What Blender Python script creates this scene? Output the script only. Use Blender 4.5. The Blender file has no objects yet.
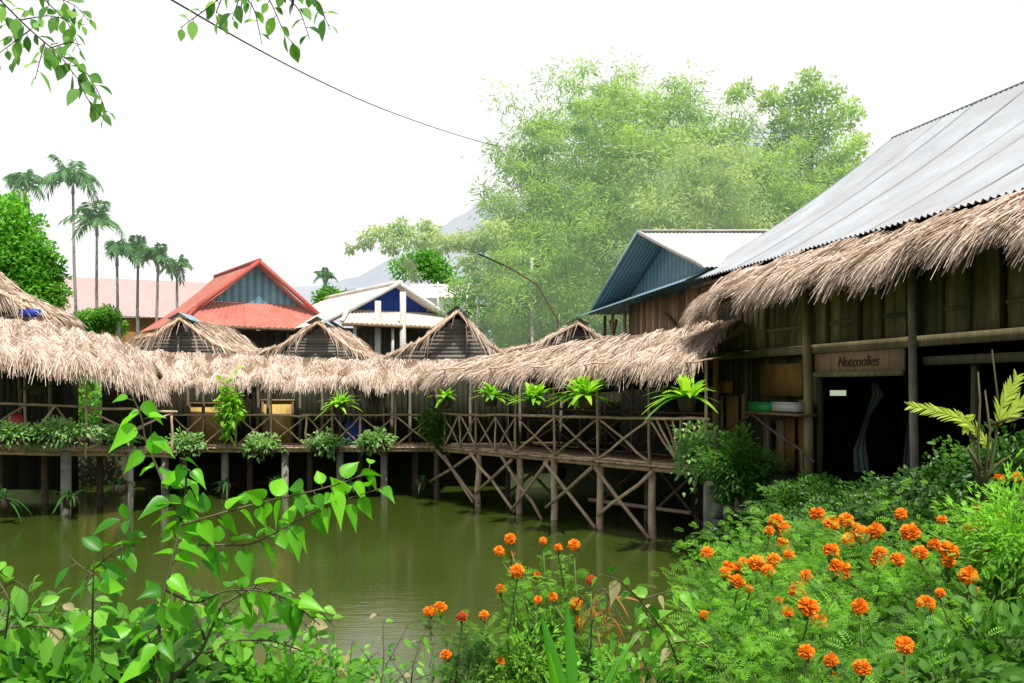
import bpy, math, random
import numpy as np
from mathutils import Vector
R = math.radians
rng = np.random.default_rng(7)
random.seed(7)
C = bpy.context.scene.collection
F, HX, HY, EYE = 900.0, 512.0, 388.0, 3.0

def at(px, py, Y):
    return np.array([(px-HX)/F*Y, Y, EYE-(py-HY)/F*Y])

# ------------------------------------------------------------------ materials
def nt(name):
    m = bpy.data.materials.new(name); m.use_nodes = True
    t = m.node_tree; b = t.nodes['Principled BSDF']
    return m, t, b
def mixc(t, fac, a, b, bt='MIX'):
    n = t.nodes.new('ShaderNodeMix'); n.data_type = 'RGBA'; n.blend_type = bt
    for s, v in ((n.inputs[0], fac), (n.inputs[6], a), (n.inputs[7], b)):
        if hasattr(v, 'node'): t.links.new(v, s)
        elif isinstance(v, (tuple, list)): s.default_value = (*v[:3], 1)
        else: s.default_value = v
    return n.outputs[2]
def mathn(t, op, a, b=None, clamp=False):
    n = t.nodes.new('ShaderNodeMath'); n.operation = op; n.use_clamp = clamp
    for s, v in ((n.inputs[0], a), (n.inputs[1], b)):
        if v is None: continue
        if hasattr(v, 'node'): t.links.new(v, s)
        else: s.default_value = v
    return n.outputs[0]
def noise(t, scale, detail=4, stretch=(1, 1, 1), coord='Object', rough=0.6):
    tc = t.nodes.new('ShaderNodeTexCoord'); mp = t.nodes.new('ShaderNodeMapping')
    mp.inputs['Scale'].default_value = stretch
    t.links.new(tc.outputs[coord], mp.inputs[0])
    n = t.nodes.new('ShaderNodeTexNoise'); n.inputs['Scale'].default_value = scale
    n.inputs['Detail'].default_value = detail; n.inputs['Roughness'].default_value = rough
    t.links.new(mp.outputs[0], n.inputs['Vector'])
    return n.outputs['Fac']
def ramp(t, fac, stops):
    r = t.nodes.new('ShaderNodeValToRGB'); t.links.new(fac, r.inputs[0])
    e = r.color_ramp.elements
    while len(e) < len(stops): e.new(0.5)
    for i, (p, c) in enumerate(stops):
        e[i].position = p; e[i].color = (*c, 1)
    return r.outputs[0]
def attr(t):
    a = t.nodes.new('ShaderNodeAttribute'); a.attribute_name = 'rnd'; return a.outputs['Fac']
def bump(t, b, h, strength, dist):
    n = t.nodes.new('ShaderNodeBump'); n.inputs['Strength'].default_value = strength
    n.inputs['Distance'].default_value = dist
    t.links.new(h, n.inputs['Height']); t.links.new(n.outputs[0], b.inputs['Normal'])

def leaf_mat(name, dark, light, trans=0.35, tcol=None, rough=0.5, spec=0.22, dry=None):
    m, t, b = nt(name)
    f = attr(t); ns = noise(t, 1.3, 3)
    f2 = mathn(t, 'ADD', f, mathn(t, 'MULTIPLY', mathn(t, 'SUBTRACT', ns, 0.5), 0.7), True)
    col = mixc(t, f2, dark, light)
    if dry is not None:
        g = mathn(t, 'GREATER_THAN', f, 0.975)
        col = mixc(t, g, col, dry)
    t.links.new(col, b.inputs['Base Color'])
    b.inputs['Roughness'].default_value = rough
    b.inputs['Specular IOR Level'].default_value = spec
    tr = t.nodes.new('ShaderNodeBsdfTranslucent')
    tc = mixc(t, 1.0, col, tcol or (1.35, 1.6, 0.6), 'MULTIPLY')
    t.links.new(tc, tr.inputs[0])
    ms = t.nodes.new('ShaderNodeMixShader'); ms.inputs[0].default_value = trans
    t.links.new(b.outputs[0], ms.inputs[1]); t.links.new(tr.outputs[0], ms.inputs[2])
    t.links.new(ms.outputs[0], t.nodes['Material Output'].inputs[0])
    return m

def surf_mat(name, a, bcol, scale=3, stretch=(1, 1, 1), rough=0.8, bmp=0.3, bd=0.01, usernd=0.5, metallic=0, dirt=None, spec=0.3):
    m, t, b = nt(name)
    n1 = noise(t, scale, 6, stretch)
    fac = ramp(t, n1, [(0.3, (0, 0, 0)), (0.7, (1, 1, 1))])
    col = mixc(t, fac, a, bcol)
    rv = attr(t)
    k = mathn(t, 'ADD', mathn(t, 'MULTIPLY', rv, usernd), 1 - usernd*0.5)
    vm = t.nodes.new('ShaderNodeVectorMath'); vm.operation = 'SCALE'
    t.links.new(col, vm.inputs[0]); t.links.new(k, vm.inputs['Scale'])
    out = vm.outputs[0]
    if dirt is not None:
        n2 = noise(t, 0.9, 5); d = ramp(t, n2, [(0.42, (0, 0, 0)), (0.68, (1, 1, 1))])
        out = mixc(t, mathn(t, 'MULTIPLY', d, 0.7), out, dirt)
    t.links.new(out, b.inputs['Base Color'])
    b.inputs['Roughness'].default_value = rough; b.inputs['Metallic'].default_value = metallic
    b.inputs['Specular IOR Level'].default_value = spec
    if bmp: bump(t, b, n1, bmp, bd)
    return m

M = {}
M['thatch'] = leaf_mat('thatch', (.40, .29, .21), (1.0, .86, .74), .22, (1.1, .95, .8), .85, .15)
M['thatch_pale'] = leaf_mat('thatch_pale', (.38, .27, .19), (1.0, .86, .76), .25, (1.1, .95, .8), .85, .15)
M['thatch_dark'] = leaf_mat('thatch_dark', (.15, .10, .06), (.6, .46, .35), .12, (1.1, .95, .8), .85, .15)
M['thatch_base'] = surf_mat('thatch_base', (.16, .10, .06), (.3, .21, .14), 8, (1, 1, 1), .95, .5, .03, .3)
M['bamboo'] = surf_mat('bamboo_pole', (.38, .26, .18), (.66, .49, .36), 5, (1, 1, 1), .6, .25, .01, .7)
M['bamboo_dark'] = surf_mat('weathered_pole', (.10, .075, .05), (.22, .16, .11), 5, (1, 1, 1), .8, .4, .02, .7)
M['pale_pole'] = surf_mat('pale_pole', (.14, .13, .10), (.3, .27, .21), 6, (1, 1, .4), .8, .3, .02, .5)
M['concrete'] = surf_mat('concrete', (.22, .22, .19), (.4, .39, .34), 5, (1, 1, 1), .9, .4, .02, .3, dirt=(.07, .09, .05))
M['plank'] = surf_mat('dark_plank', (.04, .04, .02), (.10, .09, .045), 5, (3, 3, .3), .85, .4, .01, 1.1)
M['plank_olive'] = surf_mat('olive_plank', (.16, .13, .07), (.32, .26, .14), 4, (3, 3, .3), .85, .4, .01, .9, dirt=(.05, .06, .03))
M['plank_grey'] = surf_mat('grey_plank', (.15, .14, .125), (.22, .205, .18), 4, (.3, .3, 3), .85, .4, .01, .7)
M['plank_brown'] = surf_mat('brown_plank', (.16, .1, .06), (.33, .22, .13), 4, (3, 3, .3), .85, .4, .01, 1.0)
M['ochre'] = surf_mat('ochre_panel', (.65, .43, .12), (.85, .6, .2), 2.5, (2, 2, .5), .8, .2, .01, .3, dirt=(.2, .13, .05))
M['ochre_dim'] = surf_mat('ochre_board', (.2, .1, .025), (.33, .17, .045), 2.5, (2, 2, .5), .8, .2, .01, .4, dirt=(.1, .07, .03))
M['dark'] = surf_mat('dark_interior', (.03, .032, .02), (.055, .055, .035), 2, (1, 1, 1), .95, 0, .01, .3)  # near-black base puts the shade of rooms and hut fronts into the colour
M['metal'] = surf_mat('corrugated_grey', (.33, .36, .39), (.42, .45, .475), 1.5, (1, 1, 1), .55, .05, .01, 1.25, .1, dirt=(.42, .40, .41))
M['metal_pale'] = surf_mat('corrugated_pale', (.66, .66, .66), (.78, .77, .76), 1.2, (1, 1, 1), .5, .05, .01, .2, .1, dirt=(.45, .42, .4))
M['metal_blue'] = surf_mat('corrugated_blue_grey', (.13, .27, .35), (.2, .37, .46), 1.5, (1, 1, 1), .5, .05, .01, .9, .1)
M['metal_sky'] = surf_mat('corrugated_pale_blue', (.2, .33, .4), (.3, .45, .52), 1.5, (1, 1, 1), .5, .05, .01, .2, .1)
M['blue'] = surf_mat('bright_blue_board', (.01, .04, .28), (.015, .06, .38), 1.5, (1, 1, 1), .5, .05, .01, .2)
M['red_tile'] = surf_mat('red_tile', (.38, .10, .07), (.52, .17, .13), 3, (1, 1, 1), .7, .2, .01, .35, dirt=(.5, .22, .17))
M['red_trim'] = surf_mat('red_trim', (.42, .07, .05), (.5, .1, .07), 3, (1, 1, 1), .7, .1, .01, .3)
M['pink_roof'] = surf_mat('pink_sheet', (.50, .27, .25), (.58, .34, .31), 2, (1, 1, 1), .7, .1, .01, .15)
M['beige'] = surf_mat('beige_render', (.62, .52, .42), (.72, .62, .52), 2, (1, 1, 1), .9, .1, .01, .15)
M['cream_tile'] = surf_mat('cream_sheet', (.6, .53, .46), (.74, .67, .6), 2, (1, 1, 1), .8, .1, .01, .25, dirt=(.52, .44, .38))
M['white'] = surf_mat('white_paint', (.6, .6, .58), (.75, .74, .72), 3, (1, 1, 1), .7, .1, .01, .15, dirt=(.45, .43, .4))
M['green_box'] = surf_mat('green_plastic', (.03, .26, .07), (.05, .34, .1), 3, (1, 1, 1), .5, 0, .01, .1)
M['red_can'] = surf_mat('red_enamel', (.35, .03, .03), (.45, .05, .04), 3, (1, 1, 1), .45, 0, .01, .1)
M['blue_drum'] = surf_mat('blue_plastic', (.015, .04, .3), (.02, .06, .4), 3, (1, 1, 1), .4, 0, .01, .1)
M['carve'] = surf_mat('carved_letter', (.10, .07, .04), (.115, .08, .048), 3, (1, 1, 1), .9, 0, .01, .1)
M['cloth'] = surf_mat('grey_green_cloth', (.06, .08, .06), (.1, .12, .1), 3, (1, 1, .3), .9, 0, .01, .2)
M['bark'] = surf_mat('bark', (.09, .07, .05), (.17, .13, .1), 8, (1, 1, .3), .9, .5, .02, .3)
M['bark_dark'] = surf_mat('dark_twig', (.03, .025, .02), (.07, .05, .045), 8, (1, 1, .5), .8, .3, .01, .3)
M['palm_trunk'] = surf_mat('palm_trunk', (.2, .2, .18), (.33, .32, .29), 6, (.3, .3, 3), .9, .3, .02, .3)
M['culm'] = surf_mat('bamboo_culm', (.10, .15, .05), (.2, .25, .1), 3, (1, 1, 3), .5, .1, .01, .4)
M['stem'] = surf_mat('green_stem', (.07, .12, .03), (.11, .17, .05), 10, (1, 1, 1), .6, 0, .01, .3)
M['stem_red'] = surf_mat('brown_stem', (.07, .075, .03), (.11, .10, .045), 10, (1, 1, 1), .7, .2, .01, .3)
M['soil'] = surf_mat('soil', (.03, .035, .015), (.07, .065, .035), 3, (1, 1, 1), .95, .6, .05, .2, dirt=(.025, .05, .015))
M['cable'] = surf_mat('cable_rubber', (.05, .03, .04), (.06, .04, .05), 3, (1, 1, 1), .7, 0, .01, .1)
M['pot'] = surf_mat('dark_pot', (.035, .025, .018), (.07, .05, .035), 6, (1, 1, 1), .9, .4, .02, .3)
M['hill'] = surf_mat('hazy_hill', (.27, .30, .36), (.36, .39, .44), .02, (1, 1, 1), 1, 0, .01, .0, spec=0)  # distance haze painted into the pale base colour
# foliage
M['lf_bamboo'] = leaf_mat('bamboo_leaf', (.10, .27, .06), (.60, .80, .18), .5, (1.2, 1.3, .7))
M['lf_bamboo_y'] = leaf_mat('yellow_bamboo_leaf', (.2, .38, .13), (.66, .78, .32), .5, (1.2, 1.2, .7))
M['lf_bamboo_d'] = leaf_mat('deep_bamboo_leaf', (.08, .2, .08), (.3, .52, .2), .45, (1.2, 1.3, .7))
M['lf_tree'] = leaf_mat('broadleaf', (.03, .15, .012), (.2, .52, .05), .35)
M['lf_palm'] = leaf_mat('palm_leaf', (.04, .14, .05), (.18, .42, .12), .3)
M['lf_over'] = leaf_mat('overhead_leaf', (.07, .2, .05), (.3, .58, .14), .5)
M['lf_overd'] = leaf_mat('purple_leaf', (.06, .03, .04), (.14, .07, .08), .3, (1.2, .8, .9))
M['lf_heart'] = leaf_mat('heart_leaf', (.05, .26, .012), (.24, .72, .03), .5, (1.3, 1.35, .5), .38, .4)
M['lf_dark'] = leaf_mat('shade_leaf', (.012, .038, .006), (.05, .15, .018), .3, None, .4, .4)  # darkened leaf colour, shade painted in for the shadowy plants
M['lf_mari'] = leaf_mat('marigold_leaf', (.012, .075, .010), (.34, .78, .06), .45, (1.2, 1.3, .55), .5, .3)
M['lf_mid'] = leaf_mat('shrub_leaf', (.02, .07, .01), (.11, .28, .035), .35)
M['lf_vine'] = leaf_mat('vine_leaf', (.06, .25, .02), (.32, .72, .09), .5, (1.25, 1.3, .6), .4, .4, dry=(.6, .5, .3))
M['lf_weed'] = leaf_mat('weed_leaf', (.018, .11, .010), (.17, .50, .03), .42, (1.25, 1.3, .6))
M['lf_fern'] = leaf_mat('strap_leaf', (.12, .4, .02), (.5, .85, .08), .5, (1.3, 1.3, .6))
M['lf_fernd'] = leaf_mat('shaded_strap_leaf', (.02, .075, .02), (.06, .2, .04), .35)  # dark copy of the strap leaf with shade painted into its colour
M['lf_box'] = leaf_mat('pot_plant_leaf', (.10, .26, .07), (.48, .72, .3), .4)
M['lf_frond'] = leaf_mat('yellow_green_frond', (.35, .5, .05), (.62, .78, .14), .5, (1.2, 1.2, .6))
M['lf_dry'] = leaf_mat('dry_leaf', (.2, .09, .03), (.45, .22, .08), .35, (1.2, 1, .7))

def petal_mat(name, a, b2):
    m, t, b = nt(name)
    col = mixc(t, attr(t), a, b2)
    oi = t.nodes.new('ShaderNodeObjectInfo')
    col = mixc(t, mathn(t, 'MULTIPLY', oi.outputs['Random'], .25), col, (.75, .1, .005))
    t.links.new(col, b.inputs['Base Color']); b.inputs['Roughness'].default_value = .7
    b.inputs['Specular IOR Level'].default_value = .2
    tr = t.nodes.new('ShaderNodeBsdfTranslucent'); t.links.new(col, tr.inputs[0])
    ms = t.nodes.new('ShaderNodeMixShader'); ms.inputs[0].default_value = .3
    t.links.new(b.outputs[0], ms.inputs[1]); t.links.new(tr.outputs[0], ms.inputs[2])
    t.links.new(ms.outputs[0], t.nodes['Material Output'].inputs[0])
    return m
M['petal'] = petal_mat('orange_petal', (.85, .17, .004), (1.0, .40, .02))
M['petal_red'] = petal_mat('rust_petal', (.3, .04, .01), (.6, .12, .02))

def water_mat():
    m, t, b = nt('pond_water')
    n1 = noise(t, .35, 4, (1, 1, 1)); 
    col = mixc(t, n1, (.034, .056, .008), (.06, .088, .014))
    t.links.new(col, b.inputs['Base Color'])
    b.inputs['Roughness'].default_value = .04; b.inputs['IOR'].default_value = 1.5; b.inputs['Specular Tint'].default_value = (.78, .85, .45, 1)
    n2 = noise(t, 2.2, 5, (1, 2.6, 1), rough=.65)
    bump(t, b, n2, .16, .03)
    return m
M['water'] = water_mat()
def lamp_mat():
    m, t, b = nt('lamp_glow'); b.inputs['Base Color'].default_value = (.6, .65, .5, 1)
    b.inputs['Emission Color'].default_value = (.75, .85, .55, 1); b.inputs['Emission Strength'].default_value = .6
    return m
M['lamp'] = lamp_mat()

def painted_haze(k, names, col=(.93, .99, .97)):
    # haze painted in: whitish emission mixed into the far materials
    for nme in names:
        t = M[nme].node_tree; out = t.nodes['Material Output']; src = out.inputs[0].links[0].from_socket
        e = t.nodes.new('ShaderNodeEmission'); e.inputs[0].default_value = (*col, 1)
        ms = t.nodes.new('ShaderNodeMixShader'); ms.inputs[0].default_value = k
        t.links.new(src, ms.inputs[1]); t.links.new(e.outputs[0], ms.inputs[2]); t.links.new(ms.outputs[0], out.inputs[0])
painted_haze(.08, ['lf_bamboo', 'lf_bamboo_y', 'lf_bamboo_d', 'culm']); painted_haze(.05, ['lf_palm', 'palm_trunk']); painted_haze(.03, ['red_tile', 'red_trim']); painted_haze(.3, ['pink_roof', 'beige']); painted_haze(.3, ['hill'])
# ------------------------------------------------------------------ mesh building
ORG = {}
class MB:
    def __init__(s): s.v = []; s.q = []; s.t = []; s.r = []; s.n = 0
    def add(s, v, quads=None, tris=None, rnd=0.5):
        v = np.asarray(v, float).reshape(-1, 3)
        if quads is not None and len(quads): s.q.append(np.asarray(quads, int).reshape(-1, 4)+s.n)
        if tris is not None and len(tris): s.t.append(np.asarray(tris, int).reshape(-1, 3)+s.n)
        s.v.append(v); r = np.empty(len(v)); r[:] = rnd; s.r.append(r); s.n += len(v); return s
    def box(s, c, size, ax=(1, 0, 0), up=(0, 0, 1), rnd=None):
        c = np.asarray(c, float); a = np.asarray(ax, float); a = a/np.linalg.norm(a)
        u = np.asarray(up, float); b = np.cross(u, a); b /= np.linalg.norm(b); u = np.cross(a, b)
        a = a*size[0]/2; b = b*size[1]/2; u = u*size[2]/2
        V = [c+i*a+j*b+k*u for k in (-1, 1) for j in (-1, 1) for i in (-1, 1)]
        return s.add(V, [(0, 2, 3, 1), (4, 5, 7, 6), (0, 1, 5, 4), (2, 6, 7, 3), (0, 4, 6, 2), (1, 3, 7, 5)], rnd=random.random() if rnd is None else rnd)
    def bar(s, p, q, w, h, rnd=None):
        p = np.asarray(p, float); q = np.asarray(q, float); d = q-p; L = np.linalg.norm(d)
        up = (0, 0, 1) if abs(d[2]) < .95*L else (0, 1, 0)
        return s.box((p+q)/2, (L, w, h), d, up, rnd)
    def tube(s, pts, rad, sides=6, rnd=None, cap=True):
        pts = np.asarray(pts, float); n = len(pts); rad = np.broadcast_to(rad, (n,))
        tan = np.gradient(pts, axis=0); tan /= np.linalg.norm(tan, axis=1)[:, None]+1e-9
        ref = np.array([0, 0, 1.]) if abs(tan[0][2]) < .9 else np.array([1., 0, 0])
        V = []
        for i in range(n):
            a = np.cross(tan[i], ref); a /= np.linalg.norm(a)+1e-9; b = np.cross(tan[i], a)
            for k in range(sides):
                th = 2*math.pi*k/sides; V.append(pts[i]+rad[i]*(a*math.cos(th)+b*math.sin(th)))
        Q = [(i*sides+k, i*sides+(k+1) % sides, (i+1)*sides+(k+1) % sides, (i+1)*sides+k) for i in range(n-1) for k in range(sides)]
        T = []
        if cap:
            V += [pts[0], pts[-1]]; c0 = n*sides
            T = [(c0, (k+1) % sides, k) for k in range(sides)]+[(c0+1, (n-1)*sides+k, (n-1)*sides+(k+1) % sides) for k in range(sides)]
        return s.add(V, Q, T, rnd=random.random() if rnd is None else rnd)
    def pole(s, p, q, r, sides=7, wob=.012, rnd=None, taper=.9):
        p = np.asarray(p, float); q = np.asarray(q, float); n = 5
        pts = [p+(q-p)*i/(n-1)+(rng.normal(0, wob, 3) if 0 < i < n-1 else 0) for i in range(n)]
        return s.tube(pts, np.linspace(r, r*taper, n), sides, rnd)
    def inst(s, T, P, D, N, L, W, rnd, droop=None):
        tv, tq, tt = T; tv = np.asarray(tv, float)
        P = np.asarray(P, float); n = len(P)
        if n == 0: return s
        D = D/(np.linalg.norm(D, axis=1)[:, None]+1e-9)
        S = np.cross(D, N); S /= np.linalg.norm(S, axis=1)[:, None]+1e-9; N2 = np.cross(S, D)
        L = np.broadcast_to(L, (n,)); W = np.broadcast_to(W, (n,))
        u = tv[:, 0]; w = tv[:, 1]; h = tv[:, 2]
        V = P[:, None]+D[:, None]*(L[:, None]*u)[..., None]+S[:, None]*(W[:, None]*w)[..., None]+N2[:, None]*(W[:, None]*h)[..., None]
        if droop is not None:
            dr = np.broadcast_to(droop, (n,)); V[..., 2] -= dr[:, None]*L[:, None]*(u**2)[None]
        k = len(tv); off = (np.arange(n)*k)[:, None, None]
        q = (np.asarray(tq, int).reshape(1, -1, 4)+off).reshape(-1, 4) if len(tq) else None
        t = (np.asarray(tt, int).reshape(1, -1, 3)+off).reshape(-1, 3) if len(tt) else None
        return s.add(V.reshape(-1, 3), q, t, rnd=np.repeat(np.broadcast_to(rnd, (n,)), k))
    def mesh(s, name, org):
        v = np.concatenate(s.v)-org; r = np.concatenate(s.r)
        q = np.concatenate(s.q) if s.q else np.zeros((0, 4), int); t = np.concatenate(s.t) if s.t else np.zeros((0, 3), int)
        me = bpy.data.meshes.new(name); me.vertices.add(len(v)); me.vertices.foreach_set('co', v.ravel())
        loops = np.concatenate([q.ravel(), t.ravel()]); me.loops.add(len(loops)); me.loops.foreach_set('vertex_index', loops)
        npoly = len(q)+len(t); me.polygons.add(npoly)
        st = np.concatenate([np.arange(len(q))*4, len(q)*4+np.arange(len(t))*3]); me.polygons.foreach_set('loop_start', st)
        a = me.attributes.new('rnd', 'FLOAT', 'POINT'); a.data.foreach_set('value', r)
        me.update(calc_edges=True); return me
    def build(s, name, mat, parent=None, smooth=False):
        V = np.concatenate(s.v)
        if parent is not None: org = ORG[parent.name]
        else: org = np.array([(V[:, 0].min()+V[:, 0].max())/2, (V[:, 1].min()+V[:, 1].max())/2, V[:, 2].min()])
        me = s.mesh(name, org); me.materials.append(M[mat] if isinstance(mat, str) else mat)
        if smooth: me.polygons.foreach_set('use_smooth', np.ones(len(me.polygons), bool))
        o = bpy.data.objects.new(name, me); C.objects.link(o)
        if parent is not None: o.parent = parent
        else: o.location = org
        ORG[o.name] = org
        return o
def tag(o, label=None, cat=None, group=None, kind=None):
    if label: o['label'] = label
    if cat: o['category'] = cat
    if group: o['group'] = group
    if kind: o['kind'] = kind
    return o
def thing(name, label, cat, loc, group=None):
    o = bpy.data.objects.new(name, None); C.objects.link(o); o.location = loc
    o.empty_display_size = .2; ORG[o.name] = np.array(loc, float)
    return tag(o, label, cat, group)

# leaf templates (u along, s across, h normal)
DIA = ([(0, 0, 0), (.45, .5, .12), (1, 0, 0), (.45, -.5, .12)], [(0, 1, 2, 3)], [])
def ribbon_t(n=3, w=lambda u: 1-.7*u):
    V = []; Q = []
    for i in range(n+1):
        u = i/n; V += [(u, .5*w(u), 0), (u, -.5*w(u), 0)]
    for i in range(n): Q.append((2*i, 2*i+1, 2*i+3, 2*i+2))
    return (V, Q, [])
STRAND = ribbon_t(3, lambda u: 1-.75*u)
STRAP = ribbon_t(6, lambda u: max(.05, math.sin(math.pi*min(1, .12+.88*u)**.8))**.7)
def leaf_outline(pts, fold=.18, curl=0.0):
    # pts: (u, halfwidth) list; midrib + two sides
    V = []; Q = []; n = len(pts)
    for (u, w) in pts: V += [(u, w, fold*w*2), (u, 0, -.0), (u, -w, fold*w*2)]
    for i in range(n-1):
        a = 3*i; b = 3*(i+1)
        Q += [(a, a+1, b+1, b), (a+1, a+2, b+2, b+1)]
    return (V, Q, [])
HEART = leaf_outline([(-.10, .22), (0.0, .40), (.15, .5), (.32, .47), (.52, .34), (.72, .18), (.88, .07), (1, .005)], .26)
OVAL = leaf_outline([(0, .02), (.12, .22), (.3, .42), (.5, .48), (.7, .38), (.87, .18), (1, .005)])
def pinnate_t(pairs=6, wl=.30, lw=.085, spread=.35):
    V = []; Q = []
    def add(a, b, w):
        d = np.array(b)-np.array(a); L = np.linalg.norm(d); d /= L; s = np.array([-d[1], d[0]])
        i = len(V); m = np.array(a)+d*L*.5
        V.extend([(a[0], a[1], 0), (m[0]+s[0]*w, m[1]+s[1]*w, .02), (b[0], b[1], .0-.04), (m[0]-s[0]*w, m[1]-s[1]*w, .02)]); Q.append((i, i+1, i+2, i+3))
    for k in range(pairs):
        u = .12+.8*k/pairs; l = wl*(1-.45*abs(2*u-1))
        for sg in (1, -1): add((u, 0), (u+spread*l*1.3, sg*l*1.5), lw*.5)
    add((.88, 0), (1.08, 0), lw*.5)
    i = len(V); V.extend([(0, .012, 0), (0, -.012, 0), (1, -.006, 0), (1, .006, 0)]); Q.append((i, i+1, i+2, i+3))
    return (V, Q, [])
PINN = pinnate_t()

def unit(n):
    v = rng.normal(size=(n, 3)); return v/np.linalg.norm(v, axis=1)[:, None]
def lerp_poly(P, u):
    P = np.asarray(P, float); x = u*(len(P)-1); i = np.clip(x.astype(int), 0, len(P)-2); f = (x-i)[:, None]
    return P[i]*(1-f)+P[i+1]*f

def thatch(name, parent, top, eave, n, L=.5, W=.035, fringe=.35, mat='thatch', lift=.05, base=True, messy=.22, thick=.1):
    top = np.asarray(top, float); eave = np.asarray(eave, float)
    mb = MB()
    u = rng.random(n); v = rng.random(n)**.8
    edge = rng.random(n) < fringe; v[edge] = .86+.14*rng.random(edge.sum())
    T = lerp_poly(top, u); E = lerp_poly(eave, u); d = E-T; ln = np.linalg.norm(d, axis=1)
    along = lerp_poly(eave, np.minimum(u+.01, 1))-lerp_poly(eave, np.maximum(u-.01, 0)); along /= np.linalg.norm(along, axis=1)[:, None]
    nrm = np.cross(along, d); nrm /= np.linalg.norm(nrm, axis=1)[:, None]; nrm[nrm[:, 2] < 0] *= -1
    # lumpy surface
    lump = .05*np.sin(u*41+v*3)+.05*np.sin(u*97+1.3)+.04*np.sin(u*17+v*9)
    P = T+d*v[:, None]+nrm*(lump*.6+rng.random(n)*lift)[:, None]
    D = d/ln[:, None]+along*rng.normal(0, messy, n)[:, None]+nrm*rng.normal(.03, .1, n)[:, None]
    NN = nrm+unit(n)*.55
    LL = L*(.45+.9*rng.random(n)); 
    clump = .5+.5*np.sin(u*140+np.sin(u*57)*3)
    LL = np.where(edge, LL*(.55+.75*clump), LL)
    rnd = np.clip(.55+.25*rng.normal(size=n)+.12*np.sin(u*60), 0, 1)
    rnd = np.where(rng.random(n) < .1, rnd*.25, rnd)
    dr = np.where(edge, .3+.4*rng.random(n), .08+.12*rng.random(n))
    mb.inst(STRAND, P, D, NN, LL, W*(.6+.8*rng.random(n)), rnd, dr)
    o = mb.build(name, mat, parent)
    if base:
        b = MB(); k = 24; uu = np.linspace(0, 1, k); t2 = lerp_poly(top, uu); e2 = lerp_poly(eave, uu)
        dn = np.array([0, 0, -thick]); V = np.concatenate([t2, e2, t2+dn, e2+dn]); Q = []
        for i in range(k-1):
            Q += [(i, i+1, k+i+1, k+i), (2*k+i, 3*k+i, 3*k+i+1, 2*k+i+1), (k+i, k+i+1, 3*k+i+1, 3*k+i), (i, 2*k+i, 2*k+i+1, i+1)]
        Q += [(0, k, 3*k, 2*k), (k-1, 3*k-1, 4*k-1, 2*k-1)]
        b.add(V, Q); bo = b.build('roof_underlay', 'thatch_base', o)
    return o

def corrugated(name, parent, e0, e1, r0, r1, mat, pitch=.076, amp=.012, rows=6, sag=0.0, seams=3, thick=.0, smooth=True):
    """sheet spanned by eave line e0-e1 and ridge line r0-r1, ribs run from eave to ridge"""
    e0, e1, r0, r1 = [np.asarray(x, float) for x in (e0, e1, r0, r1)]
    L = np.linalg.norm(e1-e0); nw = max(4, int(L/pitch)); nc = nw*4+1
    u = np.linspace(0, 1, nc); v = np.linspace(0, 1, rows+1)
    nrm = np.cross(e1-e0, r0-e0); nrm /= np.linalg.norm(nrm)
    if nrm[2] < 0: nrm = -nrm
    E = e0+(e1-e0)*u[:, None]; Rr = r0+(r1-r0)*u[:, None]
    off = amp*np.cos(u*nw*2*math.pi)
    V = []; rn = []
    for j in v:
        V.append(E*(1-j)+Rr*j+nrm*(off-sag*4*j*(1-j))[:, None])
        seam = ((u*L) % .83) < .045
        sheet = (np.floor(u*L/.82)*.377+np.floor(j*seams*.999)*.61) % 1
        rn.append(np.where(seam, .02, (.3+sheet*.12)+.45*(.5+.5*np.cos(u*nw*2*math.pi))))  # rib shading painted into the tone: dark troughs, light crests; seams dark
    Q = [(j*nc+i, j*nc+i+1, (j+1)*nc+i+1, (j+1)*nc+i) for j in range(rows) for i in range(nc-1)]
    mb = MB(); mb.add(np.concatenate(V), Q, rnd=np.concatenate(rn))
    return mb.build(name, mat, parent, smooth)

# ------------------------------------------------------------------ setting: terrain, pond, hill
POND = np.array([(-30, 5.5), (-3, 5.2), (.4, 5.3), (1.3, 7.6), (2.5, 11), (3.7, 15), (4.0, 17.3), (4.3, 27.6), (-30, 28)])
def pond_sdf(x, y):
    p = np.stack([x, y], -1); d = np.full(x.shape, 1e9); inside = np.zeros(x.shape, bool); n = len(POND)
    for i in range(n):
        a = POND[i]; b = POND[(i+1) % n]; e = b-a; w = p-a
        t = np.clip((w@e)/(e@e), 0, 1); dd = np.linalg.norm(w-t[..., None]*e, axis=-1); d = np.minimum(d, dd)
        c = ((a[1] <= y) & (b[1] > y)) | ((b[1] <= y) & (a[1] > y))
        xi = a[0]+(y-a[1])/(b[1]-a[1]+1e-12)*(b[0]-a[0]); inside ^= c & (x < xi)
    return np.where(inside, -d, d)
def ground_z(x, y):
    s = pond_sdf(x, y); f = np.clip((s+.5)/1.6, 0, 1); f = f*f*(3-2*f)
    z = -.9+2.15*f
    return z+.05*np.sin(x*1.7)*np.cos(y*1.3)*f
def terrain():
    xs = np.concatenate([-np.geomspace(900, 32, 14), np.arange(-31, 17, .4), np.geomspace(18, 900, 14)])
    ys = np.concatenate([-np.geomspace(300, 5, 10), np.arange(-4, 32, .4), np.geomspace(33, 1200, 16)])
    X, Y = np.meshgrid(xs, ys); Z = ground_z(X, Y); nx = len(xs); ny = len(ys)
    mb = MB(); V = np.stack([X, Y, Z], -1).reshape(-1, 3)
    Q = [(j*nx+i, j*nx+i+1, (j+1)*nx+i+1, (j+1)*nx+i) for j in range(ny-1) for i in range(nx-1)]
    mb.add(V, Q); tag(mb.build('ground', 'soil', None, True), kind='structure')
    w = MB(); w.add([(-31, 4.2, 0), (6, 4.2, 0), (6, 29, 0), (-31, 29, 0)], [(0, 1, 2, 3)])
    tag(w.build('water', 'water'), kind='structure')
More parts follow.
